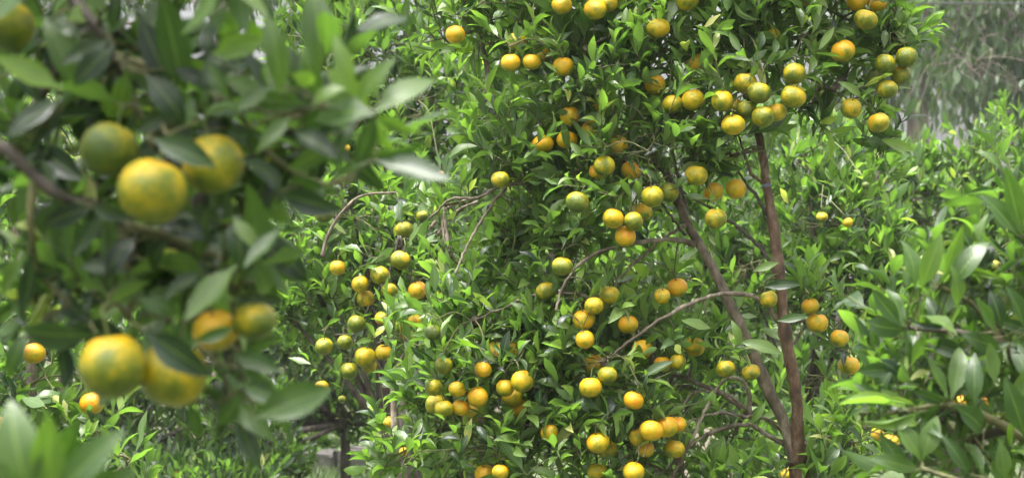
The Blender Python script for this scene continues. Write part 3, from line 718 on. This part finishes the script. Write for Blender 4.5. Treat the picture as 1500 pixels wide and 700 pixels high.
# ------------------------------------------------------------------ shrubby tree close by, right (2.9 m)
rb = W(1640, 350, 3.1); rb[2] = 0
RT = Tree('mandarin_tree', 'leafy young citrus tree with large upright mid green leaves and pale curled ones', rb, ts='near', bright=.36, leaf_len=.054)
RT.bark = M_BARK_D
r0 = np.array([rb[0], rb[1], .9])
RT.limb([rb-np.array([0, 0, .15]), (rb+r0)/2+np.array([.01, .02, 0]), r0], .035, .024, M_BARK_D, 'trunk', sides=12)
RT.limb([r0, W(1560, 640, 3.05), W(1480, 520, 2.95), W(1420, 490, 2.9), W(1330, 480, 2.9)], .012, .003, M_BARK_D)
RT.limb([r0, W(1600, 700, 3.0), W(1500, 640, 2.9), W(1400, 595, 2.88), W(1300, 605, 2.88)], .011, .003, M_TWIG)
RT.limb([r0, W(1600, 500, 3.05), W(1530, 400, 3.0), W(1495, 345, 2.95)], .011, .003, M_TWIG)
RT.limb([W(1480, 520, 2.95), W(1430, 450, 2.95), W(1375, 418, 2.95)], .006, .003, M_TWIG)
RT.limb([r0, W(1500, 740, 2.85), W(1420, 710, 2.8), W(1350, 685, 2.8)], .009, .003, M_TWIG)
RH = [(1389, 584, 1352, 529, .6, 0), (1393, 584, 1414, 500, .72, -.01), (1427, 594, 1428, 514, .55, -.02), (1457, 563, 1447, 505, .6, 0), (1397, 593, 1459, 635, .5, -.03), (1333, 571, 1384, 590, .4, 0), (1348, 674, 1319, 612, .68, -.02),
 (1350, 674, 1372, 608, .7, -.02), (1350, 601, 1270, 626, 1.12, -.01, 8), (1322, 596, 1236, 586, 1.1, 0, 9), (1345, 595, 1295, 585, 1.1, -.02, 9), (1385, 480, 1340, 470, .2, -.02, 8), (1320, 478, 1276, 428, .5, 0), (1402, 491, 1352, 447, .95, -.02), (1458, 487, 1422, 441, .9, -.02), (1467, 482, 1456, 428, .2, 0), (1401, 452, 1406, 392, .6, 0),
 (1340, 422, 1334, 343, .72, 0), (1350, 422, 1377, 348, .75, -.01), (1380, 412, 1401, 332, .72, 0), (1393, 420, 1442, 348, .68, 0), (1490, 345, 1443, 286, .68, 0), (1497, 342, 1468, 247, .65, -.01), (1503, 338, 1492, 252, .7, .01), (1420, 694, 1384, 638, .65, 0),
 (1440, 694, 1421, 638, .6, .01), (1472, 704, 1466, 648, .65, 0), (1502, 642, 1476, 558, .6, -.02), (1300, 600, 1262, 560, .3, .02), (1310, 540, 1255, 545, .5, .02), (1330, 482, 1262, 478, .3, .01), (1420, 520, 1360, 500, .2, .03), (1330, 600, 1290, 570, .95, .01), (1500, 480, 1478, 420, .55, 0), (1505, 560, 1485, 490, .5, 0), (1320, 478, 1310, 415, .6, 0), (1345, 480, 1385, 470, .25, .02),
 (1480, 600, 1500, 540, .6, 0), (1440, 660, 1500, 665, .3, .0), (1350, 690, 1280, 668, .65, .0), (1330, 690, 1290, 640, .55, .02), (1460, 400, 1500, 380, .9, .02, 8), (1400, 392, 1470, 405, 1.1, .02, 9)]
for (bx, by, tx, ty, ag, do, *wt) in RH:
    RT.leaf_px(bx, by, tx, ty, 2.85+do, age=ag*.72 if ag < 1 else ag, wtid=wt[0] if wt else random.randrange(8), roll=random.uniform(-.5, .5), dd=random.uniform(-.03, .03), facing=random.uniform(.65, .95))
for L in [(1420, 650, 2.97, 90, 50), (1455, 480, 3.0, 55, 60), (1370, 560, 3.0, 80, 45), (1490, 300, 3.0, 25, 30), (1400, 400, 3.05, 60, 35), (1350, 480, 3.05, 50, 40), (1300, 600, 3.0, 50, 35), (1470, 580, 3.0, 50, 50), (1480, 400, 3.0, 40, 40)]:
    RT.lobe(*L[:3], L[3], L[4], depth=.12, lai=3.2, bright=.34, subs=3, center_limb='auto')
RT.lobe(1660, 480, 3.1, 120, 220, depth=.26, lai=1.8, bright=.5, subs=6, center_limb='auto')

# ------------------------------------------------------------------ far dark tree, left, and gum trees, right
def gum(name, label, px, d, h, lobes, r, fork, bare=0, bright=.45, lean=0):
    b = W(px, 350, d); b[2] = 0
    t = Tree(name, label, b, ts='gum', leaf_len=.16, mat=M_GUM, droop=True, bright=bright, twig_mat=M_BARK_E, nleaf=(5, 9), shoot=(.2, .45), singles=300)
    t.bark = M_BARK_E
    top = b+np.array([lean, 0, h])
    P = t.limb([b-np.array([0, 0, .2]), b+np.array([lean*.2, 0, h*.35]), b+np.array([lean*.55, .1, h*.7]), top], r, r*.35, M_BARK_E, 'trunk', sides=14, rough=.05)
    for L in lobes:
        c = W(L[0], L[1], L[2]); ax = (L[3]/F*L[2], max(L[3], L[4])/F*L[2]*.8, L[4]/F*L[2])
        S = P[int(np.clip((c[2]-.4)/h, .2, .98)*(len(P)-1))]
        t.lobe_w(c, ax, lai=L[5] if len(L) > 5 else 1.5, subs=6, center_limb=S)
    for k in range(bare):
        i = RNG.integers(int(len(P)*.12), int(len(P)*.5)); o = P[i]; dr = nrm(RNG.normal(0, 1, 3)*np.array([1, .6, .25])); l = RNG.uniform(1.0, 2.6)
        m = o+dr*l*.5+RNG.normal(0, .12, 3); e = o+dr*l+np.array([0, 0, RNG.uniform(-.1, .6)])
        t.limb([o, m, e], .014, .004, M_BARK_E, sides=5, n=4)
        for q in range(7):
            s = m+(e-m)*RNG.random(); t.twig([s, s+RNG.normal(0, .15, 3), s+RNG.normal(0, .38, 3)], .006, .002)
    return t
gum('gum_tree', 'hazy gum tree with pale trunk behind the fruit dangling at the crown edge', 1345, 23, 7.5,
    [(1330, 40, 23, 110, 90), (1300, 130, 23.2, 70, 70), (1400, 70, 22.6, 90, 80), (1280, -60, 23, 160, 90), (1240, 160, 23.4, 70, 60, 1.2), (1370, -120, 23, 180, 90)], .17, 2.5, bare=16)
gum('gum_tree', 'hazy gum tree with long drooping leafy limbs reaching toward the low citrus tree', 1600, 20, 7.5,
    [(1430, 110, 20, 90, 75), (1480, 50, 20.2, 90, 70), (1410, 20, 20.3, 80, 60), (1490, 150, 20, 70, 45), (1560, 60, 20, 110, 120), (1450, -60, 20, 160, 70), (1640, -100, 20, 160, 120)], .16, 2.5, bare=8)
gum('gum_tree', 'faint thin gum tree with bare grey twigs farthest back in the haze', 1450, 32, 8,
    [(1380, 60, 32, 140, 80, 1.0), (1480, 110, 32, 110, 70, 1.0), (1520, 20, 32, 140, 80, 1.0), (1260, 60, 32, 130, 90, 1.0)], .15, 2.5, bare=26)
gum('gum_tree', 'tall dark tree with white sky showing through its crown behind the bushy citrus top', 330, 21, 7.5,
    [(385, 2, 21, 36, 22, 1.2), (290, 5, 21, 40, 30, .45), (420, 80, 21, 30, 60, 1.4), (270, -60, 21, 150, 60, 1.5), (420, -40, 21, 100, 60), (150, -20, 21, 120, 60), (255, 75, 21.2, 26, 36, .5), (40, 30, 21, 120, 70, 1.3), (150, 110, 21.3, 90, 60, 1.4)], .15, 2.5, bare=0, bright=.1)

# the opposite row of the orchard, behind and beside the viewer: it shades the lane from the low sky
for (x, y, h) in [(-4.6, -4.2, 1.0), (-1.7, -4.6, 1.1), (1.5, -4.3, 1.0), (4.6, -4.7, 1.15), (-4.4, -.6, 1.0), (4.7, -.4, 1.05)]:
    t = Tree('mandarin_tree', 'leafy citrus tree of the opposite row facing the fruiting tree', (x, y, 0), ts='far', group='trees of the opposite row', leaf_len=.13, singles=0, bright=.4)
    t.bark = M_BARK_D; b = np.array([x, y, 0.]); f = b+np.array([.03, .02, .7])
    t.limb([b-np.array([0, 0, .12]), b+np.array([.02, 0, .35]), f], .07, .05, M_BARK_D, 'trunk', sides=10)
    for (dx, dy, dz, rx, rz) in [(0, 0, 1.3, 1.3, .9), (.5, .1, 2.1, 1.0, .8), (-.5, 0, 2.2, 1.0, .8), (0, 0, 2.9, .9, .6)]:
        t.lobe_w(b+np.array([dx, dy, dz*h]), (rx, rx*.9, rz), lai=1.3, subs=6, center_limb=f)

# overhead cable
cz = W(1400, 4, 18)[2]
cp = np.array([[xx, 18+.02*xx, cz+.0025*(xx-4)**2-.0] for xx in np.linspace(-2, 16, 40)])
V, Fc = tube(cp, [.007]*40, 6)
o = add('overhead_cable', mesh_from('overhead_cable', V-cp[0], Fc, M_CABLE), loc=tuple(cp[0]))
tag(o, 'thin dark overhead cable crossing in front of the hazy gum trees', 'cable')

# ------------------------------------------------------------------ fruit
def fruit_mesh(seed):
    r = random.Random(seed); nu, nv = 24, 15; V = []; Fc = []
    ph0 = r.uniform(0, 6); sq = r.uniform(.87, .95)
    for j in range(nv+1):
        th = math.pi*j/nv
        for i in range(nu):
            ph = 2*math.pi*i/nu
            rr = 1+.03*math.sin(ph*2+ph0*2)*math.sin(th)+.018*math.sin(ph*3+ph0)+.012*math.sin(ph*9+ph0)*math.sin(th)**2*(1 if th < 1.2 else .3)
            z = math.cos(th)*sq
            z -= .16*math.exp(-(th/.30)**2)          # dimple at the stalk
            z += .05*math.exp(-((math.pi-th)/.25)**2)
            V.append((math.sin(th)*math.cos(ph)*rr, math.sin(th)*math.sin(ph)*rr, z))
    for j in range(nv):
        for i in range(nu):
            a = j*nu+i; b = j*nu+(i+1) % nu
            Fc.append((a, a+nu, b+nu, b))
    return mesh_from('mandarin', V, Fc, M_FRUIT), sq
FM = [fruit_mesh(i) for i in range(7)]
def stalk_mesh():
    V, Fc = tube(np.array([[0, 0, .70], [.03, 0, .95], [.08, .02, 1.25], [.10, .05, 1.6]]), [.06, .05, .045, .05], 6)
    Vc = []; Fk = []; off = len(V)
    for i in range(10):
        a = i*2*math.pi/10; rr = .24 if i % 2 == 0 else .13
        Vc.append((rr*math.cos(a), rr*math.sin(a), .76 if i % 2 == 0 else .78))
    Vc.append((0, 0, .84)); c = off+10
    for i in range(10): Fk.append((off+i, off+(i+1) % 10, c))
    return mesh_from('stalk', np.concatenate([V, np.array(Vc)]), Fc+Fk, M_CALYX)
SM = stalk_mesh()
FRUITS = []
def cword(r):
    return 'green' if r < .12 else 'yellow-green' if r < .42 else 'golden yellow' if r < .72 else 'ripe orange'
ORD = ('', 'second ', 'third ', 'fourth ', 'fifth ')
def cluster_labels(items, phrase):
    n = len(items); lab = [None]*n
    if n == 1: return [f'{cword(items[0][3])} mandarin {phrase}']
    def sup(key, word, margin):
        o = sorted((i for i in range(n)), key=key)
        if key(o[1])-key(o[0]) >= margin and lab[o[0]] is None: lab[o[0]] = f'{word} mandarin {phrase}'
    sup(lambda i: items[i][3], 'greenest', .06); sup(lambda i: -items[i][3], 'most orange', .04)
    o = sorted(range(n), key=lambda i: items[i][1])
    for word, q in (('topmost', o), ('lowest', o[::-1])):
        for k in range(min(5, n-1)):
            i = q[k]
            if abs(items[q[k+1]][1]-items[i][1]) < 4: break
            if lab[i] is None: lab[i] = f'{ORD[k]}{word} mandarin {phrase}'
    sup(lambda i: -items[i][2], 'largest', 1.0)
    return [l or f'{cword(items[i][3])} mandarin {phrase}' for i, l in enumerate(lab)]
def fruits(tree, depth, phrase, group, items, labels=None, stalk_twig=True):
    auto = cluster_labels(items, phrase)
    for k, it in enumerate(items):
        px, py, r = it[:3]; ripe = it[3] if len(it) > 3 else .5
        d = depth+(it[4] if len(it) > 4 else 0.0); clear = r*(.78 if r > 13.5 else .62)
        if tree is MT and r < 13:      # mostly buried in leaves: full size, set deeper, only its middle kept free
            clear = r*.35; r = 15.5; d += .09
        if tree is RT: clear *= .5
        while True:
            c = W(px, py, d); rad = r/F*d; bad = False
            for f in FRUITS:
                if np.linalg.norm(c-f['c']) < (rad+f['rad'])*.96: bad = True; break
            if not bad: break
            d += .004
        lab = labels[k] if labels else auto[k]
        m, sq = FM[random.randrange(7)]
        o = bpy.data.objects.new('mandarin', m); COL.objects.link(o)
        o.location = tuple(c); o.scale = (rad*random.uniform(.95, 1.03), rad*random.uniform(.95, 1.03), rad*random.uniform(.93, 1.04))
        o.rotation_euler = (random.uniform(-.35, .35), random.uniform(-.35, .35), random.uniform(0, 6.28))
        o['ripe'] = float(ripe)
        tag(o, lab, 'mandarin', group)
        s = bpy.data.objects.new('stalk', SM); COL.objects.link(s); s.parent = o
        FRUITS.append(dict(c=c, rad=rad, px=px, py=py, r=clear, d=d))
        bpy.context.view_layer.update() if False else None
        Rm = o.rotation_euler.to_matrix()
        top = np.array(Rm @ Vector((.10, .05, 1.6)))*rad+c
        q = tree.nearest(top, above=True)
        ln = np.linalg.norm(q-top)
        mid = (q+top)/2+np.array([0, 0, .18*ln])
        tree.twig([q, mid, top], .0026, .002*max(1, rad/.032))
        if tree is not FT:
            kk = 2 if tree is MT else 1
            for z in range(kk):
                dr = np.array([RNG.normal(0, .7), RNG.normal(0, .5), RNG.uniform(.0, .9)])
                tree.shoots([top+RNG.normal(0, .006, 3)], [dr], bright=RNG.uniform(.35, .65), L=RNG.uniform(.05, .10), n=RNG.integers(4, 8), size=RNG.uniform(.75, 1.0))
        else: tree.shoots([top], [np.array([RNG.normal(0, .6), .35, .25])], bright=.15, L=.05, n=4)

# close branch
fruits(FT, DF, 'x', 'big fruits on the close low branch', [(222, 280, 53, .46, -.05), (160, 219, 42, .24, 0), (312, 241, 45, .48, -.0), (165, 536, 51, .44, -.03), (253, 548, 50, .50, 0), (373, 470, 33, .34, .02), (316, 484, 34, .62, .02), (8, 36, 43, .40, 0)],
  labels=['big smooth yellow mandarin, lowest of three below the dark grey branch', 'olive green mandarin behind the big smooth yellow one under dark glossy leaves', 'yellow mandarin half covered by a long olive leaf', 'big yellow-green mandarin hanging low beside one under a shiny leaf',
          'big golden mandarin partly covered by a dark shiny leaf', 'smaller yellow-green mandarin at the tip of the dark leafy branch', 'golden mandarin half hidden by bright leaves beside a smaller yellow-green one', 'yellow mandarin above a broad pale yellowish leaf'])
fruits(BT, 5.0, 'among the light green shoots of the small citrus tree', 'fruits of the small citrus tree', [(50, 517, 17, .85), (135, 590, 18, .92), (12, 622, 16, .8), (8, 694, 12, .75)])
fruits(BT, 6.3, 'in a tight unripe bunch behind the dark grey branch', 'unripe bunch', [(90, 230, 13, .02), (107, 214, 13, .0), (86, 203, 11, .2), (116, 237, 11, .1)])
# left middle tree
fruits(LT, 5.9, 'in the drooping cluster of the tree with pale curled leaves', 'drooping cluster of the left middle tree',
 [(587, 381, 15, .38), (528, 416, 14, .62), (556, 403, 14, .42), (535, 437, 14, .52), (522, 474, 14, .30), (505, 501, 12, .30), (475, 507, 14, .34), (535, 523, 16, .55), (562, 516, 13, .58), (511, 543, 14, .32), (541, 536, 12, .5), (570, 425, 12, .5), (560, 466, 12, .6), (580, 480, 12, .6), (596, 492, 11, .65), (608, 470, 11, .6), (612, 425, 14, .75), (634, 433, 10, .7), (495, 392, 12, .7)])
fruits(LT, 6.05, 'hanging alone from the pale arching twigs', 'lone fruits on pale arching twigs', [(474, 313, 14, .30), (592, 336, 13, .36), (618, 316, 9, .3)])
fruits(LT, 5.9, 'low in the shade beside the thin dark trunk', 'fruits by the dark trunk', [(471, 567, 11, .6), (501, 584, 6, .3), (569, 619, 11, .55), (592, 661, 8, .7)])
# main tree, lower left
P1 = 'in the low hanging bunch left of the arching branches'.replace('left of', 'beyond')
fruits(MT, 4.98, 'in the low bunch hanging beyond the arching branches', 'low bunch beyond the arching branches',
 [(650, 535, 14, .34), (635, 567, 14, .42), (700, 581, 16, .68), (650, 598, 14, .5), (670, 570, 13, .72), (675, 597, 14, .75), (697, 603, 12, .7), (638, 592, 10, .5), (708, 541, 13, .75), (634, 487, 13, .08), (726, 513, 10, .72), (754, 512, 9, .6)])
fruits(MT, 4.95, 'in the tight bunch pressed together above the lowest leaves', 'tight bunch above the lowest leaves', [(765, 558, 17, .62), (740, 568, 14, .62), (750, 582, 12, .65), (760, 598, 10, .75), (733, 691, 13, .7), (710, 694, 12, .7), (740, 660, 7, .6), (805, 633, 13, .7)])
fruits(MT, 4.92, 'in the string hanging under the arching branch', 'string under the arching branch', [(870, 448, 15, .60), (855, 468, 16, .62), (857, 497, 15, .66), (893, 433, 12, .5), (824, 390, 16, .38), (800, 426, 11, .4), (920, 475, 12, .72), (940, 512, 9, .7), (870, 533, 8, .7)])
fruits(MT, 4.90, 'in the ripe bunch at the foot of the tree among lowest leaves', 'ripe bunch among the lowest leaves', [(954, 630, 18, .72), (977, 625, 17, .74), (993, 621, 13, .76), (935, 640, 14, .66), (945, 657, 14, .7), (928, 691, 17, .62), (865, 567, 17, .68), (890, 549, 15, .40), (928, 586, 15, .84), (876, 648, 17, .6), (891, 659, 12, .5), (875, 691, 12, .5), (988, 657, 10, .6)])
fruits(MT, 5.0, 'among twigs between the arching branch and the leaning stem', 'fruits between arching branch and leaning stem', [(970, 434, 13, .55), (992, 421, 9, .75), (1017, 508, 12, .62), (993, 530, 13, .5), (970, 533, 13, .75), (1063, 540, 15, .46), (1100, 545, 14, .5), (1126, 438, 14, .5)])
# main tree, upper crown
fruits(MT, 4.90, 'in the dense cluster at the top of the upright brown stem', 'dense cluster above the upright stem', [(1112, 136, 18, .30), (1118, 171, 17, .38), (1058, 148, 17, .48), (1092, 122, 17, .46), (1162, 142, 18, .48), (1137, 165, 16, .62), (1074, 183, 17, .62), (1094, 161, 15, .30), (1080, 157, 14, .42), (1164, 108, 17, .42)])
fruits(MT, 4.98, 'in the bunch dangling from the crown edge against the haze', 'bunch dangling against the haze', [(1328, 84, 17, .32), (1297, 94, 16, .32), (1320, 110, 16, .38), (1300, 131, 15, .42), (1284, 113, 12, .2), (1247, 159, 16, .48), (1287, 180, 17, .56)])
fruits(MT, 4.95, 'high in the crown above the dangling bunch', 'fruits high in the crown edge', [(1268, 29, 17, .48), (1235, 75, 18, .66), (1255, 2, 12, .8), (1130, 56, 12, .5), (1180, -4, 12, .7), (1285, 4, 10, .8)])
fruits(MT, 4.95, 'side by side next to the dense cluster of the upright stem', 'pair beside the dense cluster', [(1015, 147, 17, .58), (985, 153, 15, .5), (1017, 92, 12, .7)])
fruits(MT, 4.95, 'along the dark upper branch of the crown', 'fruits along the dark upper branch', [(964, 42, 17, .60), (1006, -1, 18, .55), (872, 14, 17, .6), (891, 5, 14, .72), (823, 8, 15, .6)])
fruits(MT, 4.98, 'in the small group at the outer end of the crown', 'group at the outer crown end', [(748, 92, 15, .78), (779, 91, 13, .66), (757, 61, 12, .5), (795, 83, 11, .55), (825, 98, 16, .70), (667, 51, 15, .76)])
fruits(MT, 4.90, 'in the bunch below the crown where the thin dark branches meet', 'bunch below the crown', [(928, 324, 14, .44), (898, 320, 16, .72), (916, 346, 16, .74), (940, 310, 12, .5), (956, 288, 17, .42), (980, 282, 11, .35), (846, 296, 17, .30)])
fruits(MT, 4.92, 'half buried in leaves in the middle of the crown', 'fruits half buried in the crown', [(885, 243, 17, .42), (876, 251, 13, .7), (867, 190, 12, .6), (795, 211, 11, .78), (925, 250, 10, .75), (905, 212, 10, .7), (835, 170, 9, .75), (885, 153, 9, .75), (830, 205, 8, .7), (960, 124, 9, .75)])
fruits(MT, 4.95, 'hanging singly between the leaning and the upright stem', 'fruits between the two stems', [(1020, 257, 17, .58), (1048, 320, 17, .42), (1045, 281, 12, .74), (1078, 277, 11, .74)])
fruits(MT, 5.0, 'hanging alone at the end of a bare side branch', 'lone fruit on bare side branch', [(733, 263, 14, .48)])
fruits(MT, 5.15, 'beside the upright brown stem above a thin dark twig', 'fruits beside the upright stem', [(1187, 448, 13, .62), (1197, 473, 16, .62), (1230, 495, 14, .66), (1244, 535, 10, .62)])
# background fruit
RBT = [t for t in TREES if 'few small fruits' in t.root['label']][0]
fruits(RBT, 6.75, 'small and scattered in the bushy tree behind the stems', 'small fruits of the bushy tree behind', [(1204, 318, 9, .4), (1242, 326, 8, .75), (1268, 272, 6, .0), (1285, 636, 11, .7), (1302, 645, 10, .6), (1153, 694, 10, .6)])
fruits(RT, 3.9, 'behind the large upright leaves of the young tree', 'fruits behind the young leafy tree', [(1410, 590, 13, .78), (1440, 590, 11, .8), (1305, 648, 13, .7), (1456, 390, 11, .5)])
DT = [t for t in TREES if 'dark shaded citrus' in t.root['label']][0]
fruits(DT, 9.6, 'tiny in the deep shade of the dark citrus tree', 'tiny fruits in the dark tree', [(363, 636, 5, .8), (258, 694, 6, .7), (237, 522, 5, .7)])
CT = [t for t in TREES if 'no stems showing' in t.root['label']][0]
fruits(CT, 7.5, 'small in the tall bushy tree behind the crown', 'small fruits of the tall bushy tree', [(462, 94, 7, .4), (645, 257, 7, .7), (506, 217, 7, .6)])

# ------------------------------------------------------------------ clear leaves off visible fruit and stems, choose single leaves, build
for t in TREES: t.finish_gather()
for t in TREES:
    if not len(t.M): continue
    S = t.samples(); d = S[..., 1]
    u = 750+S[..., 0]/d*F; v = 350-(S[..., 2]-CAM_Z)/d*F
    lucky = RNG.random(len(t.M)) < .10
    hit = np.zeros(len(t.M), bool)
    for f in FRUITS:
        m = ((u-f['px'])**2+(v-f['py'])**2 < f['r']**2) & (d < f['d']+.2*f['rad'])
        hit |= (m.sum(1) >= 1)
        # nothing grows through the fruit itself
        t.keep &= ~((np.linalg.norm(S-f['c'], axis=2) < f['rad']*.9).sum(1) >= 3)
    for pp, hw, dist in VIS:
        for (x0, y0), (x1, y1) in zip(pp[:-1], pp[1:]):
            L2 = (x1-x0)**2+(y1-y0)**2
            q = np.clip(((u-x0)*(x1-x0)+(v-y0)*(y1-y0))/L2, 0, 1)
            m = ((u-x0-q*(x1-x0))**2+(v-y0-q*(y1-y0))**2 < hw**2) & (d < dist)
            hit |= m.any(1)
    t.keep &= ~(hit & ~lucky & ~t.is_hand)
# visibility count on a coarse grid
cells = []; depths = []; owner = []; off = 0
for t in TREES:
    S = t.samples(); d = S[..., 1]
    u = ((750+S[..., 0]/d*F)/4).astype(int); v = ((350-(S[..., 2]-CAM_Z)/d*F)/4).astype(int)
    ok = (u >= 0) & (u < 375) & (v >= 0) & (v < 175) & (d > .3) & t.keep[:, None]
    ids = np.broadcast_to(np.arange(len(t.M))[:, None], u.shape)+off
    cells.append((v*375+u)[ok]); depths.append(d[ok]); owner.append(ids[ok]); off += len(t.M)
cells = np.concatenate(cells); depths = np.concatenate(depths); owner = np.concatenate(owner)
o_ = np.lexsort((depths, cells)); cs = cells[o_]
first = np.ones(len(cs), bool); first[1:] = cs[1:] != cs[:-1]
wins_all = np.bincount(owner[o_][first], minlength=off)
off = 0; tot = 0
for t in TREES:
    t.build(wins_all[off:off+len(t.M)]); off += len(t.M); tot += len(t.M)
for o in scene.objects:
    if o.parent is None and o.get('label') and len(o['label'].split()) > 16: print('LONG', o['label'])
print('LEAVES', tot, 'FRUITS', len(FRUITS))

# ------------------------------------------------------------------ haze
def haze():
    m, t, out = new_mat('haze_air')
    p = node(t, 'ShaderNodeVolumePrincipled'); p.inputs['Color'].default_value = (.93, .95, 1, 1)
    p.inputs['Density'].default_value = .0010; p.inputs['Anisotropy'].default_value = .2
    t.links.new(p.outputs[0], out.inputs['Volume'])
    x0, x1, y0, y1, z0, z1 = -84, 84, -44, 264, -1.2, 12
    V = [(x, y, z) for z in (z0, z1) for y in (y0, y1) for x in (x0, x1)]
    Fc = [(0, 2, 3, 1), (4, 5, 7, 6), (0, 1, 5, 4), (2, 6, 7, 3), (0, 4, 6, 2), (1, 3, 7, 5)]
    tag(add('haze', mesh_from('haze', V, Fc, m, smooth=False)), 'pale mist hanging in the orchard air', 'haze', kind='stuff')
haze()
